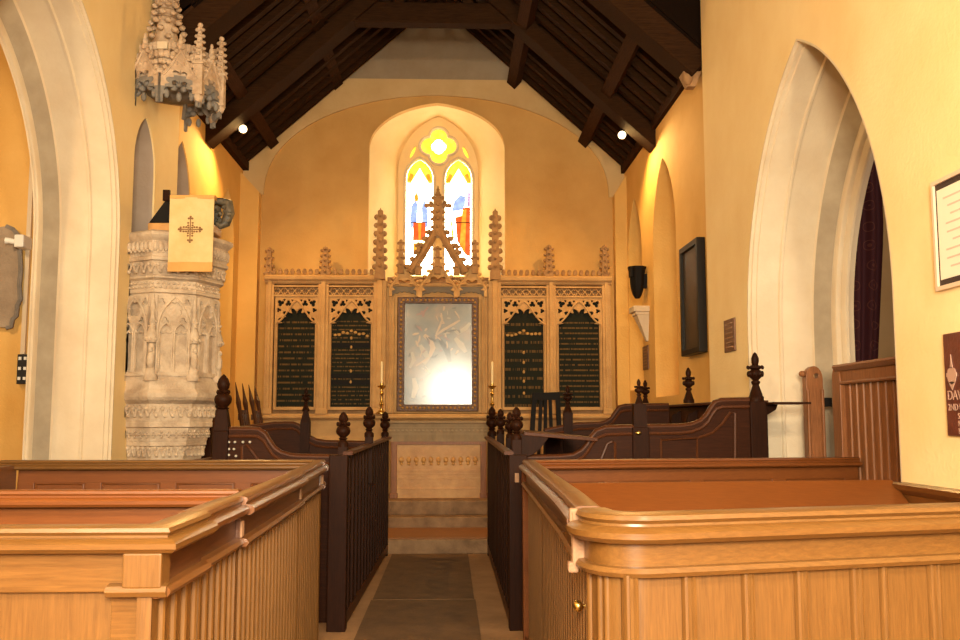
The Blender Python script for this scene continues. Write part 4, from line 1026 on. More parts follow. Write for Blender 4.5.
# ================================================================ CHOIR STALLS (dark oak)
FIN = [(.058,0),(.058,.035),(.052,.04),(.024,.125),(.034,.14),(.034,.15),(.022,.16),(.047,.185),(.053,.205),(.047,.228),(.030,.240),(.056,.250),(.058,.262),(.022,.275),(.029,.30),(.029,.325),(.014,.36),(0.001,.372)]
def finial(parent, x, y, z, s=1.0, prof=FIN):
    mb = MB().lathe([(r_*s, h*s) for r_, h in prof], (x, y, z), 12)
    for q in range(8 if prof is FIN else 0):
        a = 2*PI*q/8
        mb.blob((x+.055*s*math.cos(a), y+.055*s*math.sin(a), z+.256*s), (.014*s,.014*s,.016*s), 5, 4); mb.blob((x+.050*s*math.cos(a+.4), y+.050*s*math.sin(a+.4), z+.207*s), (.014*s,.014*s,.024*s), 5, 4)
    if prof is not FIN:
        for q in range(6):
            a = 2*PI*q/6; mb.blob((x+.040*s*math.cos(a), y+.040*s*math.sin(a), z+(.165 if prof is BALL else .13)*s), (.013*s,.013*s,.018*s), 5, 4); mb.blob((x+.026*s*math.cos(a+.5), y+.026*s*math.sin(a+.5), z+(.20 if prof is BALL else .20)*s), (.012*s,.012*s,.020*s), 5, 4)
    return build('finial', mb, M_dkz, parent, smooth=50)
BALL = [(.040,0),(.040,.03),(.022,.05),(.034,.06),(.022,.07),(.048,.095),(.053,.115),(.046,.14),(.026,.155),(.040,.165),(.024,.175),(.032,.20),(.030,.225),(.012,.25),(.001,.255)]
def s_screen(parent, Y, sg, outline, panels, th=.05):
    """bench-end screen across the chancel: outline given as (x, z) from the aisle outwards along its top"""
    pts = [(outline[0][0], 0)] + outline + [(outline[-1][0], 0)]
    o = build('end_screen', MB().plate([pts], th, XZ(Y)), M_dkx, parent)
    mb = MB(); mb.tube([(u, Y+th/2, v) for u, v in outline], .026, 8); mb.tube([(u, Y-.006, v-.045) for u, v in outline], .013, 6)
    build('scrolled_rail', mb, M_dky, o, smooth=50)
    mb = MB()
    for p in panels: mb.tube([(u, Y-.004, v) for u, v in p], .011, 6, False)
    build('panel_moulding', mb, M_dky, o, smooth=50)
    return o
def scurve(x0, z0, x1, z1, n=9):
    return [(x0 + (x1-x0)*(1-math.cos(PI*i/n))/2 if False else x0 + (x1-x0)*(i/n), z0 + (z1-z0)*(i/n)**2*(3-2*i/n)) for i in range(n+1)]
def px2(px, py, Y): p = at(px, py, Y); return (p.x, p.z)
YN = 7.05
# near right block
st = thing('choir_stall', 'dark oak choir stall right of the aisle with scrolled end screen and turned finials', 'choir stall', (1.3, 8.5, 0), 'choir stalls')
ol = [px2(p, y, YN) for p, y in ((524,458),(560,457.5),(574,456),(583,451),(588,445),(592,438),(597,432),(606,428.5),(640,427.5),(680,427),(692,425.5),(702,421.5),(708,415.5),(712,408.5),(716,403),(722,401),(750,400.5))]
pn = [[px2(p, y, YN) for p, y in ((661,470),(661,440),(697,438),(697,470))], [px2(p, y, YN) for p, y in ((735,470),(735,413),(730,412.5),(722,424),(712,433),(698,438))],
      [px2(p, y, YN) for p, y in ((600,462),(607,444),(612,441.5),(615,443),(615,462))]]
s_screen(st, YN, 1, ol, pn)
for a, b, top, fz0 in ((632,648.5,427,405),(749,766,401.5,401.5)):
    x0, zt_ = px2(a, top, YN); x1, _ = px2(b, top, YN)
    o = build('post', MB().box(x0, x1, YN-.03, YN+.10, 0, zt_), M_dkz, st, bevel=.006)
    if fz0 == 405:
        build('post_head', MB().tbox(((x0+x1)/2, YN+.03), zt_, zt_+.17, .05, .045), M_dkz, st); finial(st, (x0+x1)/2, YN+.03, zt_+.165, .52)
    else: finial(st, (x0+x1)/2, YN+.03, zt_, 1.0)
kb = px2(637.5, 433, YN); build('brass_stud', MB().blob((kb[0], YN-.035, kb[1]), (.024,.014,.016), 8, 6), M_brass, st, smooth=60)
sh0, sh1 = px2(764, 403, YN), px2(800, 401.5, YN)
build('folding_shelf', MB().box(sh0[0], sh1[0], YN-.22, YN+.05, sh0[1]-.012, sh0[1]+.004), M_dkx, st)
build('shelf_bracket', MB().plate([[(sh0[0], sh0[1]-.012), (sh0[0]+.10, sh0[1]-.012), (sh0[0]+.085, sh0[1]-.05), (sh0[0], sh0[1]-.10)]], .03, XZ(YN-.01)), M_dkz, st)
# aisle front of the right stalls
def aisle_front(side, xa, posts, xb, parent):
    """posts, rail and balusters along the aisle"""
    y0, y1 = 6.74, 10.42
    build('end_post', MB().box(min(xa, xa+side*.13), max(xa, xa+side*.13), y0, y0+.10, 0, 1.205), M_dkz, parent, bevel=.006)
    build('cap_rail', MB().sweep([(xa, y0, 1.205), (xb, y1, 1.245)], [(-.03,0),(.03,0),(.035,.012),(.03,.026),(-.03,.026),(-.035,.012)]), M_dky, parent, smooth=40)
    build('ground_rail', MB().sweep([(xa+side*.03, y0+.1, .04), (xb+side*.03, y1, .04)], [(-.03,0),(.03,0),(.03,.08),(-.03,.08)]), M_dky, parent)
    n = 15
    for k in range(n):
        t_ = (k+.9)/n; x = xa + (xb-xa)*t_ + side*.015; y = y0 + (y1-y0)*t_
        build('baluster', MB().box(x-.014, x+.014, y-.045, y+.045, .12, 1.21+.04*t_), M_dkz, parent, bevel=.004)
    build('back_panel', MB().add([(xa+side*.10,y0+.1,.0),(xb+side*.10,y1,.0),(xb+side*.10,y1,1.2),(xa+side*.10,y0+.1,1.17),(xa+side*.13,y0+.1,.0),(xb+side*.13,y1,.0),(xb+side*.13,y1,1.2),(xa+side*.13,y0+.1,1.17)], [(0,1,2,3),(4,7,6,5),(0,4,5,1),(1,5,6,2),(2,6,7,3),(3,7,4,0)]), M_dky, parent)
    build('far_post', MB().box(min(xb, xb+side*.08), max(xb, xb+side*.08), y1-.02, y1+.06, 0, 1.26), M_dkz, parent)
    for (px, py, Y, s) in posts:
        p = at(px, py, Y); zt_ = p.z
        build('finial_post', MB().box(p.x-.035, p.x+.035, Y-.035, Y+.035, .9, zt_+.004), M_dkz, parent, bevel=.004); finial(parent, p.x, Y, zt_, s, BALL)
aisle_front(1, .415, [(516.5,440,6.98,.95),(510,438,8.0,.85),(500.5,434,9.2,.95),(492,436,10.44,1.25)], .41, st)
# sloping book desk behind the aisle front
bdY = 7.0
d0, d1 = at(524,431.5,bdY), at(598,437.5,bdY)
dsk = MB().add([(d0.x,bdY,d0.z),(d1.x,bdY,d1.z),(d1.x,bdY,d1.z-.03),(d0.x,bdY,d0.z-.03),(d0.x,10.3,d0.z),(d1.x,10.3,d1.z),(d1.x,10.3,d1.z-.03),(d0.x,10.3,d0.z-.03)], [(0,1,2,3),(4,7,6,5),(0,4,5,1),(1,5,6,2),(2,6,7,3),(3,7,4,0)])
build('desk_board', dsk, M_dky, st, bevel=.005)
pe = [px2(p, y, bdY) for p, y in ((520,434),(550,436),(546,441),(541,448),(534,454),(522,458),(520,470),(512,470),(512,440))]
build('desk_end', MB().plate([pe], .05, XZ(bdY+.005)), M_dkz, st)
# far screen and wall stalls, right
YF = 9.3
ol = [px2(p, y, YF) for p, y in ((545,431),(578,424.5),(600,424),(606,422.5),(612,419),(616,413),(620,407.5),(626,406),(660,405.5),(669,405.5))]
s_screen(st, YF, 1, ol, [])
for px in (568,): 
    p = px2(px, 424, YF); build('post', MB().box(p[0]-.045, p[0]+.045, YF-.03, YF+.06, 0, p[1]+.11), M_dkz, st); finial(st, p[0], YF+.01, p[1]+.10, .75)
wsb = MB().box(2.28, 2.40, 7.25, 11.0, 0, 1.575)
build('stall_back', wsb, M_dky, st, bevel=.006); build('stall_coping', MB().box(2.18, 2.43, 7.2, 11.05, 1.575, 1.60), M_dky, st, bevel=.006)
build('seat_box', MB().box(1.9, 2.28, 7.3, 11.0, 0, .47), M_dky, st); build('desk_front', MB().box(1.56, 1.62, 7.3, 9.2, 0, 1.2), M_dky, st)
for k in range(6): build('stall_division', MB().plate([[(1.85,0),(2.28,0),(2.28,1.54),(2.2,1.5),(2.1,1.1),(1.92,.98),(1.85,.9)]], .04, XZ(7.5+k*.62)), M_dkz, st)
p = px2(689, 405, 8.45); finial(st, p[0], 8.45, 1.60, .86)
p = px2(645.5, 405, 10.6); finial(st, p[0], 10.6, 1.60, .80)
# left stalls
st = thing('choir_stall', 'dark oak choir stall left of the aisle, below the stone pulpit', 'choir stall', (-1.5, 8.5, 0), 'choir stalls')
ol = [px2(p, y, YN) for p, y in ((345,458),(320,457.5),(300,457.2),(290,456.5),(280,453.5),(273,448.5),(268.5,442),(264,434.5),(258,430.5),(250,430),(228,430))]
pn = [[px2(p, y, YN) for p, y in ((242,470),(242,446),(247,445.5),(252,451),(257,458),(266,470))]]
o = s_screen(st, YN, -1, ol, pn)
sd = MB()
for px, py in ((229,442),(235,442),(243,442),(250,442),(229,449),(229,455),(236,456),(234,449)):
    q = px2(px, py, YN); sd.blob((q[0], YN-.004, q[1]), (.010,.006,.009), 6, 4)
build('inlay_studs', sd, plain('bone_inlay', (.5,.45,.36), .5), o)
x0, zt_ = px2(213.5, 431, YN); x1, _ = px2(229, 431, YN); xc = (x0+x1)/2
build('post', MB().box(x0, x1, YN-.03, YN+.09, 0, zt_), M_dkz, st, bevel=.006); build('post_head', MB().tbox((xc, YN+.03), zt_, zt_+.16, .057, .034), M_dkz, st, bevel=.004)
finial(st, xc, YN+.03, zt_+.155, 1.0, [(.034,0),(.05,.012),(.034,.02),(.06,.05),(.066,.075),(.06,.10),(.036,.12),(.05,.13),(.03,.14),(.044,.165),(.048,.19),(.036,.225),(.016,.25),(.001,.262)])
aisle_front(-1, -.715, [(343,447,6.98,1.0),(369,437,8.4,1.05),(385,436,10.44,1.05)], -.665, st)
ol = [px2(p, y, YF) for p, y in ((376,443.5),(345,443),(325,442.5),(316,441),(308,437),(302,431.5),(298,426),(293,424),(275,424),(240,428.5))]
s_screen(st, YF, -1, ol, [])
p = px2(305, 437, YF); build('post', MB().tbox((p[0], YF+.02), 0, p[1]+.14, .045, .045), M_dkz, st); build('post_head', MB().tbox((p[0], YF+.02), p[1]+.14, p[1]+.25, .045, .02), M_dkz, st); finial(st, p[0], YF+.02, p[1]+.245, .62)
build('stall_back', MB().box(-2.86, -2.70, 9.25, 11.2, 0, 1.62), M_dky, st, bevel=.006); build('stall_coping', MB().box(-2.88, -2.60, 9.2, 11.25, 1.62, 1.645), M_dky, st)
build('end_panel', MB().plate([[(-2.72,0),(-2.3,0),(-2.3,1.40),(-2.36,1.55),(-2.42,1.66),(-2.72,1.66)]], .05, XZ(9.3)), M_dkx, st)
build('seat_box', MB().box(-2.7, -2.3, 9.35, 11.2, 0, .47), M_dky, st)
build('desk_front', MB().box(-1.95, -1.89, 7.3, 9.25, 0, 1.15), M_dky, st)

# ---- chairs in the sanctuary
M_chair = wood('chair_oak', (.035,.012,.006), (.10,.035,.014), 'z')
def gothic_chair(y, label):
    t = thing('gothic_chair', label, 'chair', (-2.21, y, .29), 'pointed-back sanctuary chairs')
    zf = .29
    if y > 12.2: zf = .465
    t.location.z = zf; WORLD[t.name] = Vector((-2.21, y, zf))
    build('seat', MB().box(-2.38, -1.92, y-.21, y+.21, zf+.42, zf+.46), M_chair, t, bevel=.006)
    for s in (-1, 1):
        yy = y+s*.19
        top = Vector((-2.57, yy, 1.90)); kn_ = Vector((-2.36, yy, zf+.42))
        build('back_post', MB().tube([Vector((-2.38,yy,zf)), kn_, kn_.lerp(top,.72), kn_.lerp(top,.80), kn_.lerp(top,.86), top], [.022,.026,.026,.036,.022,.004], 6), M_chair, t)
        build('leg', MB().box(-1.98, -1.94, yy-.02, yy+.02, zf, zf+.42), M_chair, t)
    a = Vector((-2.42, y, zf+.75)); b_ = Vector((-2.50, y, 1.62))
    bk_ = MB()
    for q in (-.10, 0, .10): bk_.beam(a+Vector((.02,q,-.3)), b_+Vector((0,q,-.05)), .03, .02, (1,0,0))
    bk_.box(-2.53, -2.49, y-.19, y+.19, 1.45, 1.52).box(-2.46, -2.42, y-.19, y+.19, zf+.60, zf+.66)
    build('backrest', bk_, M_chair, t)
gothic_chair(11.79 - .12, 'dark wooden chair with pointed back posts by left chancel wall, nearer the choir stalls')
gothic_chair(12.42, 'dark wooden chair with pointed back posts by left chancel wall, nearer the reredos')
bc = thing('high_back_chair', 'black high-backed chair with spindles in front of the right text boards', 'chair', (1.2, 12.4, .465))
cY = 12.45
bx = lambda px, py: px2(px, py, cY)
for a, b in (((534.5,394),(532,436)), ((557.5,394),(559.5,436))):
    p, q = bx(*a), bx(*b); build('back_post', MB().beam((p[0],cY,p[1]), (q[0],cY,q[1]), .06, .05, (0,1,0)).beam((q[0],cY,q[1]), (q[0],cY+.02,.465), .05, .05, (0,1,0)), M_black, bc)
build('top_rail', MB().plate([[bx(532,400), bx(560,400), bx(559.5,392), bx(532.5,393)]], .05, XZ(cY-.03)), M_black, bc, bevel=.004)
for a, b in (((541,399),(538.5,436)), ((545.5,399),(545,436)), ((550,399),(552,436))):
    p, q = bx(*a), bx(*b); build('spindle', MB().beam((p[0],cY,p[1]), (q[0],cY,q[1]-.25), .045, .03, (0,1,0)), M_black, bc)
p = bx(532,436); q = bx(560,436)
build('seat', MB().box(p[0], q[0], cY-.40, cY+.03, .90, .94), M_black, bc, bevel=.006)
for x in (p[0]+.03, q[0]-.03): build('leg', MB().box(x-.02, x+.02, cY-.38, cY-.34, .465, .90), M_black, bc)

# ================================================================ THINGS ON THE WALLS
# right chancel wall
wl_ = 2.47
bd = thing('wall_board', 'tall dark framed board on the right chancel wall', 'board', (wl_, 9.37, 2.1))
build('panel', MB().box(wl_-.055, wl_, 9.05, 9.70, 2.13, 3.19), wood('board_panel', (.035,.022,.010), (.075,.042,.018), 'z', rough=.5), bd)
build('board_frame', MB().plate([[(9.02,2.10),(9.73,2.10),(9.73,3.22),(9.02,3.22)],[(9.08,2.16),(9.67,2.16),(9.67,3.16),(9.08,3.16)]], .085, YZ(wl_, -1)), plain('dark_frame', (.016,.012,.009), .4), bd, bevel=.006)
M_plq = mottled('plaque_copper', (.11,.045,.020), (.20,.085,.036), 18, rough=.45, bump=.1)
def lined(name, y0, y1, z0, z1, x, label, rows):
    t = thing(name, label, 'plaque', (x, (y0+y1)/2, z0)); build('plate', MB().box(x-.015, x, y0, y1, z0, z1), M_plq, t, bevel=.003)
    ln = MB()
    for i in range(rows):
        zz = z1 - (z1-z0)*(i+1)/(rows+1); w = (y1-y0)*random.uniform(.28,.40); ln.box(x-.018, x-.0145, (y0+y1)/2-w, (y0+y1)/2+w, zz-.006, zz+.006)
    build('engraved_lines', ln, plain('worn_engraving', (.30,.16,.08), .5), t)
lined('wall_plaque', 7.88, 8.18, 2.03, 2.31, 2.40, 'small brown plaque on the right wall between arch and tall dark board', 6)
lined('wall_plaque', 11.72, 12.04, 2.08, 2.38, wl_, 'small dark plaque on the right chancel wall below the stone bracket', 7)
sp_ = thing('loudspeaker', 'small black loudspeaker on the right chancel wall above the white bracket', 'loudspeaker', (wl_-.1, 11.78, 2.97))
build('cabinet', MB().lathe([(.03,0),(.06,.05),(.075,.10),(.09,.18),(.095,.30),(.11,.36),(.12,.385),(.12,.40),(.02,.41)], (wl_-.12,11.78,2.97), 8, .4), M_black, sp_, smooth=30)
build('mount', MB().box(wl_-.06, wl_, 11.74, 11.82, 3.10, 3.28), M_black, sp_)
build('grille', MB().box(wl_-.215, wl_-.19, 11.70, 11.84, 3.24, 3.36), M_black, sp_)
cb = thing('stone_bracket', 'white stone bracket shelf on the right chancel wall under the loudspeaker', 'bracket', (wl_-.08, 11.78, 2.43))
build('shelf', MB().box(wl_-.20, wl_, 11.62, 11.94, 2.79, 2.86).box(wl_-.17, wl_, 11.65, 11.91, 2.75, 2.79), M_dress, cb, bevel=.006)
c_ = MB().add([(wl_,11.66,2.75),(wl_,11.90,2.75),(wl_-.15,11.90,2.75),(wl_-.15,11.66,2.75),(wl_,11.74,2.43),(wl_,11.82,2.43),(wl_-.02,11.82,2.43),(wl_-.02,11.74,2.43)], [(0,1,2,3),(4,7,6,5),(0,4,5,1),(1,5,6,2),(2,6,7,3),(3,7,4,0)])
build('corbel', c_, M_dress, cb)
# left chancel wall recess shelf behind the pulpit
wlx = -2.92
lb = thing('stone_wall_shelf', 'stone ledge and small bracket on the left wall just right of the pulpit', 'wall shelf', (-2.8, 10.8, 2.0))
pA = atx(214, 370, -2.92); 
build('ledge', MB().box(-2.92, -2.72, 10.35, 11.35, 2.02, 2.11), M_rere, lb, bevel=.006)
build('recess_slab', MB().box(-2.92, -2.89, 10.35, 10.95, 2.11, 2.74), M_rere2, lb); build('bracket', MB().box(-2.92, -2.76, 11.0, 11.3, 2.66, 2.74).tbox((-2.87, 11.15), 2.45, 2.66, .02, .07, .05, .13), M_rere, lb)
# framed notice and brown plaque on the near right wall
X = 2.40
nt_ = thing('framed_notice', 'white notice in a dark-lined pale frame on the near right wall', 'notice', (X, 4.2, 2.07))
y0, y1, z0, z1 = 3.75, 4.53, 2.075, 2.615
build('frame', MB().plate([[(y0,z0),(y1,z0),(y1,z1),(y0,z1)],[(y0+.02,z0+.02),(y1-.02,z0+.02),(y1-.02,z1-.02),(y0+.02,z1-.02)]], .03, YZ(X, -1)), plain('pale_wood', (.70,.50,.36), .5), nt_)
build('dark_mount', MB().box(X-.018, X, y0+.015, y1-.015, z0+.015, z1-.015), plain('dark_mount', (.05,.03,.025), .5), nt_)
build('paper', MB().box(X-.021, X-.017, y0+.045, y1-.038, z0+.05, z1-.05), plain('paper', (.80,.72,.58), .7), nt_)
ln = MB()
for i in range(9):
    zz = z1-.10-.042*i; ln.box(X-.0225, X-.0205, 3.95+random.uniform(0,.12), 4.44-random.uniform(0,.08), zz-.004, zz+.004)
build('faint_lines', ln, plain('faint_ink', (.62,.46,.38), .7), nt_)
pl = thing('memorial_plaque', 'brown memorial plaque with pale crest and lettering on the near right wall', 'plaque', (X, 4.3, 1.37))
build('plate', MB().box(X-.02, X, 3.99, 4.505, 1.375, 1.862), mottled('plaque_brown', (.085,.022,.014), (.13,.035,.022), 8, rough=.35), pl, bevel=.003)
M_let = plain('pale_lettering', (.46,.27,.20), .5)
em = MB(); ec = (4.435, 1.665)
YB = lambda u, v, w: (X-.0215-w, u, v)
em.plate([lobes(ec[0], ec[1]-.005, .042, 8, 0, 4)], .003, YB); em.plate([[(ec[0]-.012,ec[1]+.03),(ec[0]+.012,ec[1]+.03),(ec[0],ec[1]+.095)]], .003, YB); em.plate([[(ec[0]-.03,ec[1]-.035),(ec[0]+.03,ec[1]-.035),(ec[0],ec[1]-.075)]], .003, YB)
em.plate([[(ec[0]-.045,ec[1]-.01),(ec[0]+.045,ec[1]-.01),(ec[0]+.045,ec[1]+.008),(ec[0]-.045,ec[1]+.008)]], .004, YB)
build('crest', em, M_let, pl)
def lettering(txt, y_start, z, size, parent, x):
    cu = bpy.data.curves.new('lettering', 'FONT'); cu.body = txt; cu.size = size; cu.extrude = .001
    tmp = bpy.data.objects.new('lettering', cu); COL.objects.link(tmp); bpy.context.view_layer.update()
    me = bpy.data.meshes.new_from_object(tmp.evaluated_get(bpy.context.evaluated_depsgraph_get())); bpy.data.objects.remove(tmp)
    o = bpy.data.objects.new('lettering', me); COL.objects.link(o); o.parent = parent; me.materials.append(M_let)
    o.matrix_local = Matrix.Translation(Vector((x, y_start, z)) - WORLD[parent.name]) @ Matrix(((0,0,-1,0),(-1,0,0,0),(0,1,0,0),(0,0,0,1)))
    return o
lettering('DAV', 4.485, 1.545, .065, pl, X-.022); lettering('2ND LI', 4.485, 1.495, .045, pl, X-.022)
for s_, zz, ys in (('S', 1.455, 4.40), ('R', 1.42, 4.40), ('R', 1.385, 4.40)): lettering(s_, ys, zz, .04, pl, X-.022)
# ---- north aisle wall seen through the left arch
NYw = 9.0
nx = lambda px, py: px2(px, py, NYw-.02)
mo_ = thing('wall_monument', 'grey stone wall tablet with rounded top seen through the left arch', 'wall monument', (-4.4, NYw, 2.3))
pts = [nx(-60,322), nx(8,328), nx(13,327), nx(14,320), nx(18,316), nx(19,306), nx(22,300), nx(21,286), nx(22.5,270), nx(21.5,252), nx(22,243), nx(20,236), nx(15,230), nx(8,227), nx(0,228), nx(-20,222), nx(-40,228), nx(-60,240)]
build('tablet', MB().plate([pts], .06, XZ(NYw-.06)), mottled('tablet_stone', (.26,.19,.13), (.36,.27,.19), 6, bump=.3), mo_)
eg = MB().tube([(u, NYw-.055, v) for u, v in pts[1:14]], .022, 6); build('moulded_edge', eg, M_pulpg, mo_, smooth=50)
wlp = thing('wall_spotlight', 'small white spotlight on the north aisle wall beside the grey tablet', 'spotlight', (-3.95, NYw, 3.1))
a, b = nx(13, 243.5), nx(24, 245)
build('lamp_tube', MB().tube([(a[0], NYw-.16, a[1]), (a[0]+.03, NYw-.16, a[1]), (b[0], NYw-.15, b[1])], [.034,.028,.024], 10), M_white, wlp, smooth=40)
build('base', MB().box(b[0]-.02, b[0]+.07, NYw-.19, NYw, b[1]-.05, b[1]+.07), M_white, wlp, bevel=.012)
c0 = nx(29, 225); c1 = nx(28, 354)
tag(build('conduit', MB().box(c0[0]-.018, c0[0]+.022, NYw-.03, NYw, c1[1], 4.6), M_dress), 'pale vertical cable conduit on north aisle wall above the switch box', 'conduit')
sb = thing('switch_box', 'black six-switch box on the north aisle wall seen through the left arch', 'switch box', (-3.98, NYw, 1.8))
s0, s1 = nx(18, 384), nx(31, 354.5)
build('box', MB().box(s0[0], s1[0], NYw-.06, NYw, s0[1], s1[1]), plain('grey_black_metal', (.03,.028,.025), .5), sb, bevel=.004)
for r_ in range(3):
    for c_ in range(2):
        x = s0[0] + .026 + c_*.048; zz = s0[1] + .05 + r_*.093
        build('switch', MB().box(x-.012, x+.012, NYw-.068, NYw-.058, zz-.014, zz+.014), M_white, sb)
# ---- south aisle: curtain and slatted screen
def curtain_mat():
    m, nt, b = newmat('maroon_brocade'); tc = N(nt, 'ShaderNodeTexCoord'); mp = N(nt, 'ShaderNodeMapping'); mp.inputs['Scale'].default_value = (5.5,0.01,5.5); nt.links.new(tc.outputs['Object'], mp.inputs['Vector'])
    v = N(nt, 'ShaderNodeTexVoronoi', Scale=1.0, Randomness=.15); nt.links.new(mp.outputs['Vector'], v.inputs['Vector'])
    wv = N(nt, 'ShaderNodeMath', operation='SINE'); mu = N(nt, 'ShaderNodeMath', operation='MULTIPLY'); mu.inputs[1].default_value = 30; nt.links.new(v.outputs['Distance'], mu.inputs[0]); nt.links.new(mu.outputs[0], wv.inputs[0])
    ls = N(nt, 'ShaderNodeMath', operation='LESS_THAN'); ls.inputs[1].default_value = .27; nt.links.new(v.outputs['Distance'], ls.inputs[0])
    gt = N(nt, 'ShaderNodeMath', operation='GREATER_THAN'); gt.inputs[1].default_value = .5; nt.links.new(wv.outputs[0], gt.inputs[0])
    mm = N(nt, 'ShaderNodeMath', operation='MULTIPLY'); nt.links.new(ls.outputs[0], mm.inputs[0]); nt.links.new(gt.outputs[0], mm.inputs[1])
    mix = N(nt, 'ShaderNodeMixRGB'); mix.inputs['Color1'].default_value = (.055,.005,.009,1); mix.inputs['Color2'].default_value = (.12,.030,.022,1); nt.links.new(mm.outputs[0], mix.inputs['Fac']); nt.links.new(mix.outputs['Color'], b.inputs['Base Color']); b.inputs['Roughness'].default_value = .8
    return m
cu = MB(); cY = 8.35; n = 40; m_ = 14; vs = []; fs = []
for j in range(m_+1):
    q = j/m_; z_ = 1.55 + 2.95*q
    xl = 3.45; xr_ = 3.79 + .13*min(1, max(0, (q-.05)/.5))
    for i in range(n+1):
        u = i/n; vs.append((xl + (xr_-xl)*u, cY + .028*math.sin(u*22) , z_))
k0 = len(vs); vs += [(x, y+.012, z_) for x, y, z_ in vs]
for j in range(m_):
    for i in range(n):
        a = j*(n+1)+i; fs += [(a, a+1, a+n+2, a+n+1), (a+k0, a+n+1+k0, a+n+2+k0, a+1+k0)]
for j in range(m_): fs += [(j*(n+1), (j+1)*(n+1), (j+1)*(n+1)+k0, j*(n+1)+k0), (j*(n+1)+n, j*(n+1)+n+k0, (j+1)*(n+1)+n+k0, (j+1)*(n+1)+n)]
for i in range(n): fs += [(i, i+k0, i+1+k0, i+1)]
cu.add(vs, fs)
ct = thing('curtain', 'dark maroon patterned curtain hanging in the aisle beyond the right arch', 'curtain', (3.6, cY, 1.55))
build('cloth', cu, curtain_mat(), ct, smooth=60)
build('curtain_rail', MB().tube([(3.20,cY+.005,4.52),(5.2,cY+.005,4.52)], .022, 8), M_brass, ct)
sc = thing('slatted_screen', 'brown oak screen of vertical slats standing in the right arch', 'screen', (2.8, 6.3, 0))
SX = 2.80; ZS = 1.835
build('top_rail', MB().box(SX-.03, SX+.04, 5.35, 6.70, ZS-.13, ZS-.02), M_scr, sc, bevel=.004)
build('cornice', MB().sweep([(SX, 6.72, ZS-.04), (SX, 5.30, ZS-.04)], [(.06,0),(-.045,0),(-.06,.015),(-.07,.03),(-.06,.045),(.06,.045)]).sweep([(SX, 6.66, ZS-.135), (SX, 5.30, ZS-.135)], [(0,0),(-.04,0),(-.045,.012),(-.04,.022),(0,.022)]), M_scr, sc, smooth=40)
sm = MB(); slat_side(sm, (SX, 6.66), (SX, 5.35), -1, ZS-.13, .105); build('slat_panel', sm, M_scr, sc)
def head_post(nm, ya, yb, h, parent, knob=False):
    yc = (ya+yb)/2; w = abs(yb-ya)/2
    lp = [(yc-w, 0), (yc+w, 0), (yc+w, h-.10)] + [(yc + w*(1.0 if i in (0,) else 1)*math.cos(a), h-.10 + .10*math.sin(a)) for i, a in enumerate([PI*q/10 for q in range(1, 10)])] + [(yc-w, h-.10)]
    hole = [(yc + .022*math.cos(2*PI*q/10), h-.06 + .022*math.sin(2*PI*q/10)) for q in range(10)]
    return build(nm, MB().plate([lp] + ([hole] if knob else []), .07, YZ(SX-.04, 1)), M_scr, parent, bevel=.005)
head_post('end_post', 6.66, 6.80, ZS+.0, sc)
jp = thing('jamb_post', 'brown oak post with rounded pierced head left of the slatted screen', 'post', (2.74, 7.2, 0))
X0, X1 = at(806,380,7.2).x, at(823,380,7.2).x
zt_ = at(815,366,7.2).z; xc = (X0+X1)/2; w = (X1-X0)/2
lp = [(X0,0),(X1,0),(X1,zt_-.10)] + [(xc + w*math.cos(PI*q/10), zt_-.10+.10*math.sin(PI*q/10)) for q in range(1,10)] + [(X0,zt_-.10)]
hl = [(xc + .014 + .020*math.cos(2*PI*q/10), zt_-.075 + .020*math.sin(2*PI*q/10)) for q in range(10)]
build('post_body', MB().plate([lp, hl], .08, XZ(7.2)).blob((X0-.015, 7.23, zt_-.06), (.03,.03,.025), 8, 6), M_scr, jp, bevel=.004)
build('edge_bead', MB().lathe([(.013,0),(.013,zt_-.18)], (X0+.01, 7.195, 0), 8).lathe([(.013,0),(.013,zt_-.18)], (X1-.01, 7.195, 0), 8), M_scr, jp, smooth=50)
build('latch', MB().box(X1-.005, X1+.06, 7.19, 7.21, 1.55, 1.62), M_black, jp)

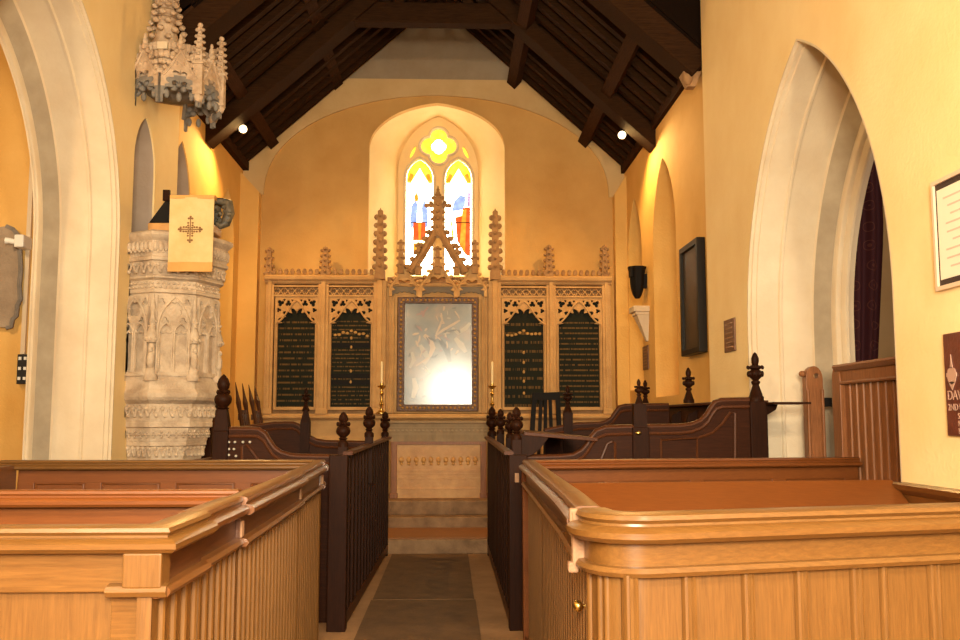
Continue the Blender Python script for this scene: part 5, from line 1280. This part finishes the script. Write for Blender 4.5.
# ================================================================ LAMPS AND UNSEEN FILL LIGHTS
M_lens = plain('lamp_lens', (1,.9,.7), .3, 0, (1,.78,.45), 6)
def chancel_spot(px, py, label, tx):
    p = at(px, py, 11.5)
    t = thing('spot_lamp', label, 'lamp', p, 'chancel spot lamps')
    d = (Vector((tx, 4.0, 1.6)) - p).normalized(); q = d.to_track_quat('Z', 'Y')
    def tr(mb): mb.v = [p + q @ v for v in mb.v]; return mb
    build('housing', tr(MB().lathe([(.02,-.12),(.045,-.10),(.055,-.015),(.060,0),(.05,0),(.045,-.012)], (0,0,0), 14)), M_black, t, smooth=40)
    build('lens', tr(MB().lathe([(.001,-.012),(.048,-.012),(.048,-.004),(.03,.004),(.001,.006)], (0,0,0), 14)), M_lens, t, smooth=40)
    build('arm', MB().tube([p + Vector((0,.05,.03)), p + Vector((0,.06,.36))], .014, 6), M_black, t)
    L = bpy.data.lights.new('chancel_spot', 'SPOT'); L.energy = 210; L.color = (1,.60,.20); L.spot_size = math.radians(172); L.spot_blend = .5; L.shadow_soft_size = .07
    o = bpy.data.objects.new('chancel_spot', L); COL.objects.link(o); o.location = p + d*.06; o.rotation_euler = (Vector((AX, 9.8, .2)) - p).to_track_quat('-Z', 'Y').to_euler()
chancel_spot(243, 129, 'small glowing spot lamp under the left roof slope', -1.0)
chancel_spot(622, 135, 'small glowing spot lamp under the right roof slope', .6)
def area(name, loc, tgt, size, e, col):
    L = bpy.data.lights.new(name, 'AREA'); L.shape = 'DISK'; L.size = size; L.energy = e; L.color = col
    o = bpy.data.objects.new(name, L); COL.objects.link(o); o.location = loc; o.rotation_euler = (Vector(tgt)-Vector(loc)).to_track_quat('-Z','Y').to_euler()
area('nave_lamp', (.12, -1.0, 2.25), (.0, 7.0, 1.6), 1.2, 640, (1,.88,.64))  # added source behind the camera, lights the pews and glazes the painting
area('nave_lamp_left', (-2.1, -.8, 4.2), (.6, 5.5, 1.3), .4, 170, (1,.84,.56))  # unseen fill added high on the left, no fixture
area('nave_lamp_right', (1.5, -.6, 4.2), (-1.0, 8.0, 2.0), .4, 190, (1,.84,.56))  # its added counterpart on the right, also unseen
area('aisle_lamp_south', (4.6, 5.2, 4.6), (4.2, 7.6, 1.0), .4, 45, (1,.86,.72))  # unseen fill light in the south aisle, without a fixture
area('aisle_lamp_north', (-5.2, 5.5, 4.6), (-4.4, 9, 1.6), .4, 90, (1,.70,.38))  # same for the north aisle: unseen fill light only
w = bpy.data.worlds.new('outside'); scn.world = w; w.use_nodes = True
w.node_tree.nodes['Background'].inputs['Color'].default_value = (.75,.82,1,1); w.node_tree.nodes['Background'].inputs['Strength'].default_value = .02

# ================================================================ CAMERA
cam = bpy.data.cameras.new('camera'); cam.sensor_width = 36; cam.lens = FPX*36/960; cam.clip_start = .05
co = bpy.data.objects.new('camera', cam); COL.objects.link(co); co.location = (0,0,CZ); co.rotation_euler = (PI/2 + PHI, 0, -TH)
scn.camera = co
scn.view_settings.view_transform = 'Standard'; scn.view_settings.look = 'None'; scn.view_settings.gamma = 1; scn.view_settings.use_curve_mapping = False
scn.view_settings.exposure = 0.0
scn.cycles.use_denoising = True
scn.cycles.max_bounces = 8
